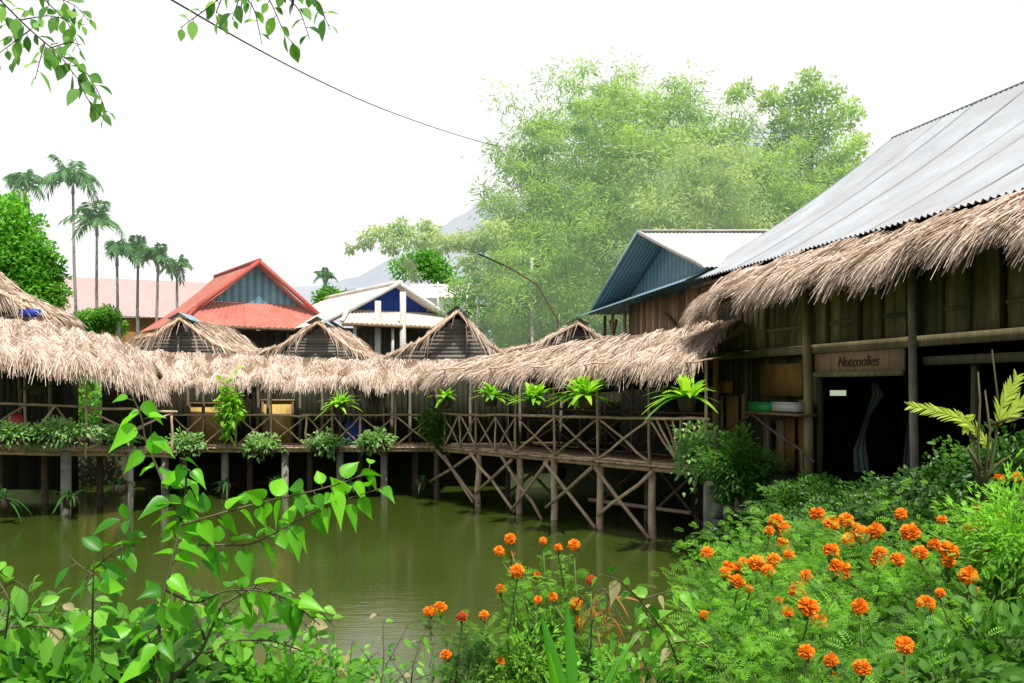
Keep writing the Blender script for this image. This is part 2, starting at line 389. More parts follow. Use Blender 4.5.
terrain()
def hill(name, pts, Y0, depth, seed):
    # ridge profile given as bearing points; slopes fall toward and away from us
    g = np.random.default_rng(seed); k = 60; m = 12
    px = np.array([p[0] for p in pts], float); py = np.array([p[1] for p in pts], float)
    xs = np.linspace(px[0], px[-1], k); top = np.interp(xs, px, py)
    mb = MB(); V = []
    for j in range(m+1):
        v = j/m
        for i in range(k):
            p = at(xs[i], top[i], Y0); h = (p[2]-1)*math.sin(math.pi*(.02+.96*v)/1)**1.1
            jit = g.normal(0, 1)*(.012*p[2]+.4)
            V.append((p[0]*(1+(v-.5)*depth/Y0), Y0+(v-.5)*depth, .8+h+jit*min(1, h/8)))
    Q = [(j*k+i, j*k+i+1, (j+1)*k+i+1, (j+1)*k+i) for j in range(m) for i in range(k-1)]
    mb.add(V, Q); tag(mb.build(name, 'hill', None, True), kind='structure')
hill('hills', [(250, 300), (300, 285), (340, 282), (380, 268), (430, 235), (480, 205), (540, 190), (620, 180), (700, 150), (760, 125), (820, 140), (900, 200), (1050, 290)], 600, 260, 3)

# ------------------------------------------------------------------ walkways
def railing(t, posts, rail_top, rail_bot, deckz, mat='bamboo', r=.034, style='X', tall=(), roofz=3.5, out=None):
    """posts: list of (x,y) ; one part per post / rail / brace"""
    n = len(posts)
    for i, (x, y) in enumerate(posts):
        b = deckz[i]; h = rail_top[i]+.03
        top = roofz if i in tall else h
        MB().pole((x, y, b-.12), (x+random.uniform(-.02, .02), y, top), .032).build('post', mat, t, True)
    for i in range(n-1):
        a = posts[i]; c = posts[i+1]
        ra = np.array([a[0], a[1], rail_top[i]]); rc = np.array([c[0], c[1], rail_top[i+1]])
        ba = np.array([a[0], a[1], rail_bot[i]]); bc = np.array([c[0], c[1], rail_bot[i+1]])
        e = (rc-ra)/np.linalg.norm(rc-ra)*.12; o = np.array([e[1], -e[0], 0])/np.linalg.norm(e[:2])*.04
        MB().pole(ra-e+o, rc+e+o, r).build('rail', mat, t, True)
        MB().pole(ba-e-o, bc+e-o, r*.9).build('rail', mat, t, True)
        if style == 'X' or (isinstance(style, (list, tuple)) and style[i] == 'X'):
            MB().pole(ba+o*.3, rc+o*.3-[0, 0, .03], r*.8).build('brace', mat, t, True)
            MB().pole(bc-o*.6, ra-o*.6-[0, 0, .03], r*.8).build('brace', mat, t, True)
        elif style[i] == 'XX':
            m0 = (ra+rc)/2; m1 = (ba+bc)/2
            for (p, q) in ((ba, m0), (m1, ra), (m1, rc), (bc, m0), (m1, m0)):
                MB().pole(p+o*random.uniform(-.8, .8), q+o*random.uniform(-.8, .8)-[0, 0, .02], r*.72).build('brace', mat, t, True)
        elif style[i] == 'V':
            MB().pole(ba+o, (ra+rc)/2+o, r*.8).build('brace', mat, t, True)
            MB().pole((ra+rc)/2-o, bc-o, r*.8).build('brace', mat, t, True)
        elif style[i] == 'FAN':
            f = ba*.45+bc*.55
            for k in np.linspace(-.02, 1.0, 8):
                MB().pole(f+o*random.uniform(-.5, .5), ra*(1-k)+rc*k+o*random.uniform(-.5, .5), r*.75).build('brace', mat, t, True)
def deck(t, front, back, z0, z1, mat='bamboo'):
    """planked deck between two lines"""
    f0, f1 = [np.array(p, float) for p in front]; b0, b1 = [np.array(p, float) for p in back]
    L = np.linalg.norm(f1-f0); n = int(L/.13); mb = MB()
    for i in range(n):
        k = (i+.5)/n; z = z0*(1-k)+z1*k
        p = f0*(1-k)+f1*k; q = b0*(1-k)+b1*k
        d = p-q; d = d/np.linalg.norm(d)*random.uniform(.03, .12)
        mb.bar((p[0]+d[0], p[1]+d[1], z), (q[0], q[1], z), .118, .035)
    mb.build('deck', mat, t)
    for s in (.04, .5, .93):
        p = f0*(1-s)+b0*s; q = f1*(1-s)+b1*s
        MB().pole((p[0], p[1], z0-.08), (q[0], q[1], z1-.08), .055, wob=.01).build('deck_beam', mat, t, True)

def xy(px, Y): return ((px-HX)/F*Y, Y)
# --- section C (near right, on tall cross braced piles)
P0 = np.array(xy(428, 24.7)); P1 = np.array(xy(708, 16.7))
dirC = (P1-P0)/np.linalg.norm(P1-P0); nC = np.array([-dirC[1], dirC[0]])   # nC points away from camera
if nC[1] < 0: nC = -nC
def onC(px, off=0):
    k = (px-HX)/F; p0 = P0+nC*off; t_ = (k*p0[1]-p0[0])/(dirC[0]-k*dirC[1]); return p0+dirC*t_
wC = thing('covered_walkway', 'bamboo covered walkway on tall cross-braced piles leading to the wooden house', 'walkway', (*((P0+P1)/2), 0), None)
def zC(px, a, b): return a+(b-a)*(px-428)/(708-428)
pxs = [445, 476, 516, 555, 598, 650, 706]
posts = [tuple(onC(p)) for p in pxs]
rt = [zC(p, 2.31, 2.42) for p in pxs]; dz = [zC(p, 1.40, 1.47) for p in pxs]
railing(wC, posts, rt, [d+.05 for d in dz], dz, style=['XX', 'XX', 'X', 'X', 'X', 'FAN'], tall=(1, 2, 3, 4, 5, 6), roofz=3.75)
bp = [tuple(onC(p)+nC*1.9) for p in (470, 520, 570, 620, 680)]
railing(wC, bp, [2.46]*5, [1.5]*5, [1.45]*5, mat='bamboo_dark', style='X', tall=(0, 1, 2, 3, 4), roofz=4.2)
deck(wC, (P0, P1), (P0+nC*1.95, P1+nC*1.95), 1.40, 1.47)
for px, off in ((432, .15), (476, .1), (516, .1), (550, .1), (597, .1), (649, .1), (455, 1.7), (500, 1.7), (545, 1.7), (590, 1.7), (640, 1.7)):
    x, y = onC(px)+nC*off
    MB().pole((x, y, -.8), (x+random.uniform(-.04, .04), y, 1.42), .085 if off < 1 else .07, 9, .015).build('pile', 'bamboo' if off < 1 and px > 440 else 'bamboo_dark', wC, True)
for a, b, za, zb in ((440, 483, 1.35, .12), (476, 432, 1.35, .45), (472, 515, 1.35, .05), (516, 480, 1.3, .35), (505, 545, 1.35, .0), (552, 516, 1.35, .1), (549, 598, 1.32, .02), (597, 550, 1.32, .3), (597, 652, 1.32, .02), (654, 600, 1.35, .3),
                     (445, 476, 1.2, .1)):
    p = onC(a)-nC*random.uniform(.02, .14); q = onC(b)-nC*random.uniform(.02, .14)
    MB().pole((*p, za), (*q, zb), .042, 7, .015).build('brace', 'bamboo', wC, True)
for a, b, za, zb in ((460, 505, 1.3, .2), (505, 460, 1.3, .2), (520, 575, 1.3, .2), (600, 650, 1.3, .1), (590, 545, 1.3, .2), (640, 600, 1.2, .2)):
    p = onC(a)+nC*1.6; q = onC(b)+nC*1.6
    MB().pole((*p, za), (*q, zb), .04, 6).build('brace', 'bamboo_dark', wC, True)
p = onC(540)+nC*1.5; q = onC(640)+nC*1.5
MB().pole((*p, .32), (*q, .36), .05, 6).build('tie_beam', 'bamboo', wC, True)
def lineC(pxl, off, py): return [np.array([*(onC(p)+nC*off), EYE+(HY-y)/F*(onC(p)+nC*off)[1]]) for p, y in zip(pxl, py)]
eaveC = lineC([440, 500, 560, 620, 675, 714], -.45, [375, 371, 368, 365, 360, 357])
topC = lineC([452, 505, 560, 610, 660, 700], 1.15, [358, 347, 340, 333, 325, 320])
thatch('thatch_roof', wC, topC, eaveC, 24000, .34, .022, .4, messy=.3)
thatch('thatch_roof', wC, topC, [p+np.array([nC[0]*2.6, nC[1]*2.6, -1.0]) for p in topC], 1500, .5, .04, .2)  # hidden back slope, lengthened to shade the water behind

# --- section B (far, straight)
wB = thing('covered_walkway', 'far bamboo covered walkway in front of the stilt huts with potted plants along its edge', 'walkway', (*xy(300, 24.8), 0))
pxs = [172, 203, 236, 271, 306, 333, 360, 395, 432]
YB = 24.6
posts = [xy(p, YB) for p in pxs]
railing(wB, posts, [2.27]*9, [1.42]*9, [1.38]*9, style='X', tall=(0, 2, 3, 5, 7, 8), roofz=3.7, r=.03)
deck(wB, (xy(150, YB-.05), xy(434, YB-.05)), (xy(150, YB+1.9), xy(434, YB+1.9)), 1.36, 1.38)
for px in (165, 225, 285, 340, 384):
    x, y = xy(px, YB+.2); MB().tube([(x, y, -.8), (x, y, 1.34)], .1, 10).build('pile', 'concrete', wB, True)
for px in (182, 250, 310, 360, 415):
    x, y = xy(px, YB+1.6); MB().tube([(x, y, -.8), (x, y, 1.34)], .09, 8).build('pile', 'bamboo_dark', wB, True)
eB = [at(p, y, YB-.45) for p, y in ((146, 379), (200, 380), (260, 378), (320, 380), (380, 379), (452, 378))]
tB = [at(p, y, YB+1.25) for p, y in ((140, 351), (200, 353), (260, 356), (320, 358), (380, 360), (462, 360))]
thatch('thatch_roof', wB, tB, eB, 22000, .3, .024, .38, messy=.25, mat='thatch_pale')

# --- section A (left, nearer)
wA = thing('covered_walkway', 'left covered walkway with drooping thatch nearest the mango tree', 'walkway', (*xy(60, 21), 0))
pa = [(-75, 20.3), (-35, 20.5), (25, 20.8), (85, 21.2), (172, 22.2)]
posts = [xy(*p) for p in pa]
railing(wA, posts, [2.70, 2.66, 2.62, 2.55, 2.42], [1.74, 1.70, 1.64, 1.55, 1.42], [1.70, 1.66, 1.60, 1.50, 1.38], style=['X', 'X', 'V', 'X'], tall=(0, 1, 2, 3), roofz=3.7, r=.034)
deck(wA, (xy(-80, 20.25), xy(172, 22.2)), (xy(-80, 22.3), xy(172, 24.3)), 1.66, 1.40)
for px, Y in ((-40, 20.7), (66, 21.2), (130, 21.8)):
    x, y = xy(px, Y); MB().tube([(x, y, -.8), (x, y, 1.5)], .12 if px == 66 else .08, 10).build('pile', 'concrete', wA, True)
for px, Y in ((0, 22.2), (45, 22.6), (100, 23)):
    x, y = xy(px, Y); MB().tube([(x, y, -.8), (x, y, 1.5)], .08, 10).build('pile', 'bamboo_dark', wA, True)
eA = [at(p, y, Y) for p, y, Y in ((-90, 349, 19.7), (-30, 351, 19.8), (30, 355, 20), (80, 360, 20.3), (125, 369, 20.9), (158, 382, 21.6))]
tA = [at(p, y, Y) for p, y, Y in ((-90, 318, 21.6), (-30, 318, 21.6), (20, 320, 21.7), (65, 326, 21.9), (108, 336, 22.2), (140, 350, 22.7))]
thatch('thatch_roof', wA, tA, eA, 24000, .38, .024, .42, messy=.3, mat='thatch_pale')

thatch('thatch_roof', wA, tA, [p+np.array([0, 2.4, -1.0]) for p in tA], 1200, .5, .04, .2)  # unseen back slope added to keep sun off the water below
# ------------------------------------------------------------------ stilt huts behind the far walkway
def plank_wall(mb, p, q, z0, z1, w=.16, th=.03, vertical=True):
    p = np.array(p, float); q = np.array(q, float); L = np.linalg.norm(q-p); d = (q-p)/L
    if vertical:
        n = max(1, int(L/w))
        for i in range(n):
            c = p+d*(i+.5)*L/n
            mb.box((c[0], c[1], (z0+z1)/2), (L/n-.006, th*random.uniform(.7, 1.3), z1-z0), (d[0], d[1], 0))
    else:
        n = max(1, int((z1-z0)/w))
        for i in range(n):
            c = (p+q)/2; h = (z1-z0)/n
            mb.box((c[0], c[1], z0+(i+.5)*h), (L, th*random.uniform(.7, 1.3), h-.008), (d[0], d[1], 0))
def poly_wall(name, mat, t, pts, th=.05):
    """flat vertical polygon (front face order) with a little thickness in y"""
    mb = MB(); n = len(pts); P = [np.array(p, float) for p in pts]; c = sum(P)/n
    V = P+[p+np.array([0, th, 0]) for p in P]+[c, c+np.array([0, th, 0])]
    T = [(2*n, i, (i+1) % n) for i in range(n)]+[(2*n+1, n+(i+1) % n, n+i) for i in range(n)]
    Q = [(i, n+i, n+(i+1) % n, (i+1) % n) for i in range(n)]
    mb.add(V, Q, T); return mb.build(name, mat, t)

def hut(label, x0, x1, Y, apex, eL, eR, panels, posts_px, gap=None, depth=4.5, group='thatched stilt huts behind the walkway', dens=1.0):
    X0 = xy(x0, Y)[0]; X1 = xy(x1, Y)[0]
    t = thing('stilt_hut', label, 'hut', ((X0+X1)/2, Y, 0), group)
    A = at(*apex, Y-.35); EL = at(*eL, Y-.35); ER = at(*eR, Y-.35); back = np.array([0, depth, 0])
    zt = min(EL[2], ER[2])-.1
    m = MB()
    if gap: plank_wall(m, (X0, Y), (gap[0], Y), 1.4, zt); plank_wall(m, (gap[1], Y), (X1, Y), 1.4, zt)
    else: plank_wall(m, (X0, Y), (X1, Y), 1.4, zt)
    m.build('wall', 'dark', t)
    m = MB()
    for (a, b) in (((X0, Y+.05), (X0, Y+depth)), ((X1, Y+.05), (X1, Y+depth)), ((X0, Y+depth), (X1, Y+depth))): plank_wall(m, a, b, .2, zt, .5)
    m.build('side_wall', 'dark', t)
    MB().box(((X0+X1)/2, Y+depth/2, 1.3), (X1-X0, depth, .1)).build('floor', 'plank', t)
    for (a, b, c, d) in panels:   # px range and py range
        p = at(a, c, Y-.05); q = at(b, d, Y-.05)
        o = MB().box(((p[0]+q[0])/2, Y-.05, (p[2]+q[2])/2), (q[0]-p[0], .03, p[2]-q[2]), rnd=.5).build('panel', 'ochre', t)
        fr = MB(); 
        for xx in (p[0], q[0]): fr.box((xx, Y-.075, (p[2]+q[2])/2), (.06, .05, p[2]-q[2]+.1))
        fr.box(((p[0]+q[0])/2, Y-.08, p[2]+.02), (q[0]-p[0]+.12, .05, .06)); fr.build('frame', 'plank_brown', o)
    for px in posts_px:
        x, y = xy(px, Y-.12); MB().pole((x, y, 1.35), (x, y, 3.8), .05, 7).build('post', 'pale_pole', t, True)
    # gable boards (horizontal planks cut to the triangle)
    gm = MB(); rows = 12; zb = 3.75; za = A[2]-.12
    for i in range(rows):
        z = zb+(za-zb)*(i+.5)/rows; h = (za-zb)/rows
        def xl(E): 
            H_ = max(.01, A[2]-E[2]); dr_ = A[2]-(z+h/2)-.08; dm = .5*H_+.22
            k = .5*dr_/dm if dr_ < dm else .5+.5*(dr_-dm)/max(.05, H_-dm); k = min(1, max(0, k)); return A[0]+(E[0]-A[0])*k
        a = xl(EL); b = xl(ER)
        if b-a > .1: gm.box(((a+b)/2, Y-.02, z), (b-a, .04, h-.004))
    gm.build('gable', 'dark' if x0 < 0 else 'plank_grey', t)
    for k in (.35, .65):
        x = EL[0]*(1-k)+ER[0]*k; MB().bar((x, Y-.09, 3.7), (x, Y-.09, 3.7+(A[2]-3.7)*.62), .06, .05).build('gable_stud', 'plank_grey', t)
    for E, nm in ((EL, 0), (ER, 1)):
        # slope thatch: ridge to eave, plus hanging fringe along the verge
        top = [A+back*k for k in np.linspace(0, 1, 4)]; ev = [E+back*k for k in np.linspace(0, 1, 4)]
        Mi = (A+E)/2-np.array([0, 0, .2]); md = [Mi+back*k for k in np.linspace(0, 1, 4)]; o_ = np.array([0, .25, 0])
        ro = thatch('thatch_slope', t, [p+o_ for p in top], [p+o_ for p in md], int(1000*dens), .26, .03, .1, thick=.07, messy=.08)
        thatch('thatch_slope', t, [p+o_ for p in md], [p+o_ for p in ev], int(1000*dens), .26, .03, .2, thick=.07, messy=.08)
        v = MB(); n = int(170*dens); u = rng.random(n)**.8; u = np.where(rng.random(n) < .6, np.round(u*6)/6+rng.normal(0, .02, n), u); u = np.clip(u, 0, 1); P = A+(E-A)*u[:, None]-np.array([0, 0, .4])*np.minimum(u, 1-u)[:, None]+np.stack([rng.normal(0, .03, n), rng.uniform(-.1, .02, n), rng.uniform(-.02, .08, n)], 1)
        s = 1 if E[0] > A[0] else -1
        D = (E-A)/np.linalg.norm(E-A)*np.ones((n, 1))*rng.uniform(.2, 1.6, n)[:, None]+np.stack([np.zeros(n), rng.normal(0, .15, n), -rng.uniform(.0, 1.2, n)], 1)
        v.inst(STRAND, P, D, unit(n)+np.array([0, -.6, .5]), rng.uniform(.2, .8, n)**1.2, .035*rng.uniform(.5, 1.3, n), rng.uniform(.3, 1, n), rng.uniform(0, .5, n))
        v.build('verge_fringe', 'thatch', ro)
        MB().tube([A+[0, -.05, -.04], Mi+[0, -.05, -.02], E+[0, -.05, -.04]], .05, 6).build('rafter', 'bamboo', t, True)
    # tarp cap at the ridge end
    c = MB(); w = .34
    sl = (A[2]-EL[2])/max(.1, A[0]-EL[0]); sr = (A[2]-ER[2])/max(.1, ER[0]-A[0])
    c.add([A+[-w, -.12, .1-w*sl], A+[0, -.14, .13], A+[w, -.12, .1-w*sr], A+[-w, .9, .1-w*sl], A+[0, .9, .13], A+[w, .9, .1-w*sr]], [(0, 1, 4, 3), (1, 2, 5, 4)])
    c.build('ridge_cap', 'metal_sky', t)
    return t
hut('dark stilt hut with one ochre panel, second gable from the left', 132, 249, 26.7, (180, 317), (135, 338), (250, 356), [(190, 226, 404, 446)], (150, 188, 203, 224))
hut('stilt hut with ochre panel below the red roofed house, its gable open at the top', 251, 383, 26.7, (318, 321), (246, 356), (384, 362), [(263, 293, 401, 447)], (258, 268, 300, 322, 340))
hut('stilt hut with weathered grey gable boards below the blue gabled house', 385, 507, 26.9, (458, 310), (381, 359), (512, 360), [], (392, 410, 436, 470))
hut('low thatched hut half hidden behind the cross-braced walkway roof', 509, 640, 27.6, (578, 322), (500, 352), (640, 352), [], (520, 560, 600), dens=1.2)
# left hut
t = hut('leftmost dark hut whose thatched gable runs out of the picture', -150, 56, 23.6, (-60, 246), (-190, 300), (52, 317), [], (-20, 20, 50), depth=1.2, dens=1.6)
MB().box(at(30, 313, 23.15), (.55, .04, .2), rnd=.5).build('blue_board', 'blue', t)
mb = MB(); plank_wall(mb, xy(102, 24.6), xy(150, 24.9), 1.3, 3.7); tag(mb.build('plank_screen', 'dark'), 'dark plank screen closing the gap at the end of the left walkway', 'screen')

# ------------------------------------------------------------------ houses behind
def vent_house(label, apex, Y, rot, W, Hh, depth, skirt, roofm, gablem, trimm, wallm, rib=.2, posts=False, eave_drop=0):
    """Gable front house with a small upper gable above a skirt roof; local x right, y back"""
    A = at(*apex, Y); c, s = math.cos(rot), math.sin(rot)
    def w(x, y, z): return np.array([A[0]+x*c-y*s, A[1]+x*s+y*c, A[2]+z])
    t = thing('house', label, 'house', (A[0], A[1]+1, 1.2))
    gw, gh = W*.5*.62, Hh*.62       # gable half width at skirt line
    hw = W/2
    for sg in (-1, 1):
        o = corrugated('roof_slope', t, w(sg*hw, -.25 if 0 else 0, -Hh), w(sg*hw, depth, -Hh), w(0, 0, 0), w(0, depth, 0), roofm, rib, .025, 4, .12 if not posts else .05)
        MB().bar(w(0, -.04, .03), w(sg*hw, -.04, -Hh+.03), .14, .16).build('verge_board', trimm, t)
    MB().pole(w(0, -.1, .06), w(0, depth, .06), .1, 8, 0).build('ridge_cap', trimm, t, True)
    # recessed gable
    def tri(y, col, nm, k0=0, k1=1):
        V = [w(-gw, y, -gh), w(gw, y, -gh), w(0, y, -.08)]
        n = 26; mb = MB(); VV = []; QQ = []
        for i in range(n+1):
            x = -gw+2*gw*i/n; zt = -.08-(gh-.08)*abs(x)/gw; off = .02*(i % 2)
            VV += [w(x, y+off, -gh), w(x, y+off, zt)]
        for i in range(n): QQ.append((2*i, 2*i+2, 2*i+3, 2*i+1))
        mb.add(VV, QQ, rnd=np.repeat([(.15 if i % 2 else .85) for i in range(n+1)], 2)); return mb.build(nm, col, t)  # corrugation shading painted as alternating dark and light strips
    tri(.5, gablem, 'gable')
    # skirt roof below the gable
    sk = -skirt
    corrugated('skirt_roof', t, w(-hw*1.0, sk, -Hh-.05), w(hw*1.0, sk, -Hh-.05), w(-gw*1.0, .5, -gh), w(gw*1.0, .5, -gh), roofm, rib, .025, 4, .04)
    for sg in (-1, 1): MB().bar(w(sg*hw, sk, -Hh), w(sg*gw, .5, -gh+.05), .14, .1).build('hip_ridge', trimm, t)
    MB().bar(w(-hw, sk, -Hh-.12), w(hw, sk, -Hh-.12), .05, .12).build('fascia', 'plank_brown', t)
    # walls
    zb = 1.2-A[2]; m = MB(); ww = hw*.9
    for (a, b) in (((-ww, .6), (ww, .6)), ((-ww, .6), (-ww, depth-.3)), ((ww, .6), (ww, depth-.3)), ((-ww, depth-.3), (ww, depth-.3))):
        p = w(a[0], a[1], 0); q = w(b[0], b[1], 0); plank_wall(m, p[:2], q[:2], 1.2, A[2]-Hh-.1, .3)
    m.build('wall', wallm, t)
    for k in (-.8, -.3, .3, .8):
        p = w(hw*k, sk+.25, 0); MB().pole((p[0], p[1], 1.2), (p[0], p[1], A[2]-Hh-.1), .07, 7, 0).build('post', 'white' if posts else 'pale_pole', t, True)
    return t, w
vent_house('house with red tiled roof and blue-grey boarded gable', (259, 262), 38, R(34), 6.8, 2.75, 6.5, .9, 'red_tile', 'metal_blue', 'red_trim', 'plank_grey', .25)
hb, w = vent_house('pale roofed house with a bright blue gable and two white columns', (399, 284), 37, R(34), 6.4, 1.75, 9.0, 1.6, 'cream_tile', 'blue', 'white', 'plank_grey', .2, posts=True)
for px in (378, 403):
    p = at(px, 292 if px == 403 else 301, 35.4); x, y = p[0], p[1]
    MB().box((x, y, (p[2]+1.2)/2), (.22, .22, p[2]-1.2)).build('column', 'white', hb)
# pink roofed building
t = thing('building', 'long building with a faded pink roof behind the areca palms', 'building', (*xy(130, 55), 1.2))
p = lambda px, py, Y: at(px, py, Y)
corrugated('roof_slope', t, p(40, 312, 50), p(262, 322, 50), p(40, 276, 55), p(232, 284, 55), 'pink_roof', .25, .03, 4)
corrugated('roof_slope', t, p(40, 316, 60), p(262, 324, 60), p(40, 276, 55), p(232, 284, 55), 'pink_roof', .25, .03, 4)
m = MB(); a = p(46, 315, 50.4); b = p(256, 324, 50.4); plank_wall(m, a[:2], b[:2], 1.2, a[2]-.15, .6)
a2 = p(46, 315, 59); b2 = p(256, 324, 59); plank_wall(m, a2[:2], b2[:2], 1.2, a[2]-.15, .6); plank_wall(m, a[:2], a2[:2], 1.2, a[2], .6); plank_wall(m, b[:2], b2[:2], 1.2, b[2], .6)
m.build('wall', 'ochre_dim', t)
# beige block and its neighbour
def block(label, px0, px1, pyr, pye, Y, wallm, roofm):
    a = at(px0, pye, Y); b = at(px1, pye, Y); top = at((px0+px1)/2, pyr, Y+4)
    t = thing('building', label, 'building', ((a[0]+b[0])/2, Y+4, 1.2))
    MB().box(((a[0]+b[0])/2, Y+4, (1.2+a[2])/2), (b[0]-a[0], 8, a[2]-1.2), rnd=.5).build('wall', wallm, t)
    o = .5; zt = top[2]
    for y0 in (Y-o, Y+8+o):
        corrugated('roof_slope', t, (a[0]-o, y0, a[2]-.1), (b[0]+o, y0, a[2]-.1), (a[0]-o, Y+4, zt), (b[0]+o, Y+4, zt), roofm, .3, .03, 3)
    g = MB()
    for xx in (a[0]+.03, b[0]-.03): g.add([(xx, Y, a[2]), (xx, Y+8, a[2]), (xx, Y+4, zt-.1)], tris=[(0, 1, 2)])
    g.build('gable', wallm, t)
    n = max(2, int((b[0]-a[0])/2.2))
    for i in range(n):
        x = a[0]+(b[0]-a[0])*(i+.5)/n
        wn = MB().box((x, Y-.03, a[2]-1.0), (.9, .08, 1.0), rnd=.5).build('window', 'metal_blue', t)
        MB().box((x, Y-.08, a[2]-1.55), (1.1, .12, .08)).build('sill', 'white', wn)
    return t
block('small beige rendered building with low cream roof beyond the blue gabled house', 412, 463, 284, 297, 62, 'beige', 'cream_tile')
block('pale grey roofed building far off to the left of the bamboo', 356, 436, 288, 296, 85, 'beige', 'metal_pale')
for i, (px, py, Y, lab) in enumerate(((532, 258, 33, 'slim white pole with a crossarm standing in front of the bamboo'), (438, 282, 58, 'thin pale utility pole before the beige building'), (478, 298, 34, 'short white post rising at the left foot of the bamboo'))):
    q = at(px, py, Y); t = thing('pole', lab, 'pole', (q[0], q[1], 1.2))
    MB().pole((q[0], q[1], 1.2), q, .07, 7, 0).build('shaft', 'white', t, True)
    MB().bar(q+[-.3, 0, -.3], q+[.3, 0, -.3], .06, .06).build('crossarm', 'pale_pole', t)

# ------------------------------------------------------------------ the wooden house on the right
E = np.array([.235, -1.0])                 # facade direction per unit t
def fp(t_, d, z): return np.array([5.17+d+E[0]*t_, 15.5+E[1]*t_, z])
def ft(px, d=0):
    k = (px-HX)/F; return (k*15.5-5.17-d)/(E[0]+k)
def fz(px, py, d=0):
    Y = 15.5-ft(px, d); return EYE+(HY-py)/F*Y
def fat(px, py, d=0): t_ = ft(px, d); return fp(t_, d, fz(px, py, d))
wh = thing('wooden_house', 'weathered wooden house with grey corrugated roof and shaggy thatch awning', 'house', (7.5, 14, 1.3))
T0, T1 = -4.35, 9.0
corrugated('roof', wh, fp(T0, -.35, 5.33), fp(T1, -.35, 5.33), fp(T0-.1, 4.3, 8.52), fp(T1, 4.3, 8.52), 'metal', .125, .026, 10, .14, 3)
corrugated('roof', wh, fp(T0, 8.9, 5.33), fp(T1, 8.9, 5.33), fp(T0-.1, 4.3, 8.52), fp(T1, 4.3, 8.52), 'metal', .08, .014, 6, .1, 3)
MB().bar(fp(T0-.12, 4.36, 8.55), fp(T1, 4.36, 8.55), .16, .02).build('ridge_cap', 'metal', wh)
MB().tube([fp(T0, -.35, 5.33)*(1-k)+fp(T0-.1, 4.3, 8.52)*k-np.array([-.07, 0, .12])*4*k*(1-k) for k in np.linspace(0, 1, 9)], .025, 5).build('verge_board', 'metal', wh, True)
MB().pole(fp(T0, -.2, 5.22), fp(T1, -.2, 5.22), .05, 7).build('eave_beam', 'bamboo_dark', wh, True)
# awning
aw_t = [fp(t_, -.3, 5.2+.03*math.sin(t_*1.7)) for t_ in np.linspace(-1.75, 9, 12)]
aw_e = [fp(t_, -1.15+.06*math.sin(t_*2.3), 4.74+.05*math.sin(t_*1.3+1)-(.12 if t_ < -1.2 else 0)) for t_ in np.linspace(-1.8, 9, 12)]
thatch('thatch_awning', wh, aw_t, aw_e, 27000, .34, .025, .45, messy=.3, lift=.12)
v = MB(); n = 900; u = rng.random(n); P = aw_t[0]+(aw_e[0]-aw_t[0])*u[:, None]+rng.normal(0, .06, (n, 3))
D = np.array([aw_e[0]-aw_t[0]]*n)*.7+np.array([-.25, .55, -.3])*rng.uniform(.2, 1.3, n)[:, None]
v.inst(STRAND, P, D, unit(n), rng.uniform(.2, .5, n), .028, rng.uniform(.2, 1, n), .3); v.build('thatch_end', 'thatch', wh)
for t_ in np.arange(-1.6, 9, 1.25):
    MB().pole(fp(t_, 0, 5.0), fp(t_, -1.1, 4.52), .035, 6).build('awning_rafter', 'bamboo_dark', wh, True)
# upper plank wall in panels between studs
tt = -3.7; zbm = 3.72
edges = [ft(p) for p in (716, 744, 768, 806, 830, 862, 884, 911, 944, 972, 1006, 1050)]+[ft(1050)+1.2, 7.8, 9]
for i in range(len(edges)-1):
    a, b = edges[i], edges[i+1]; m = MB(); o = random.uniform(-.02, .02)
    plank_wall(m, fp(a+.03, o, 0)[:2], fp(b-.03, o, 0)[:2], zbm, 5.25, .22, .03)
    m.build('wall_panel', random.choice(['plank_olive', 'plank_olive', 'plank']), wh)
    MB().bar(fp(a, -.03, zbm), fp(a, -.03, 5.2), .07, .06).build('stud', 'plank', wh)
    if i % 2 == 0:
        MB().bar(fp(a+.06, -.04, zbm+.35), fp(b-.06, -.04, zbm+.35), .03, .05).build('rail_batten', 'plank_olive', wh)
MB().bar(fp(-3.8, -.06, 3.66), fp(9, -.06, 3.66), .1, .15).build('sill_beam', 'plank_olive', wh)
MB().bar(fp(ft(926), -.02, 3.38), fp(9, -.02, 3.38), .06, .12).build('lower_beam', 'plank', wh)
# posts
for px, wd, mat in ((807, .17, 'plank_olive'), (913, .13, 'pale_pole'), (716, .14, 'plank_brown')):
    p0 = fp(ft(px, -.16)+.05, -.16, 1.2); p1 = fp(ft(px, -.16)-.05, -.16, 5.2)
    MB().pole(p0, p1, wd/2, 8, .012).build('post', mat, wh, True)
for t_ in (7.2,):
    MB().pole(fp(t_, -.16, 1.2), fp(t_, -.16, 5.2), .07, 8).build('post', 'pale_pole', wh, True)
MB().pole(fp(ft(820), 0, 1.3), fp(ft(820), 0, 3.6), .06, 7).build('door_jamb', 'plank', wh, True)
MB().pole(fp(ft(968), .1, 1.3), fp(ft(968), .1, 3.4), .06, 7).build('post', 'plank', wh, True)
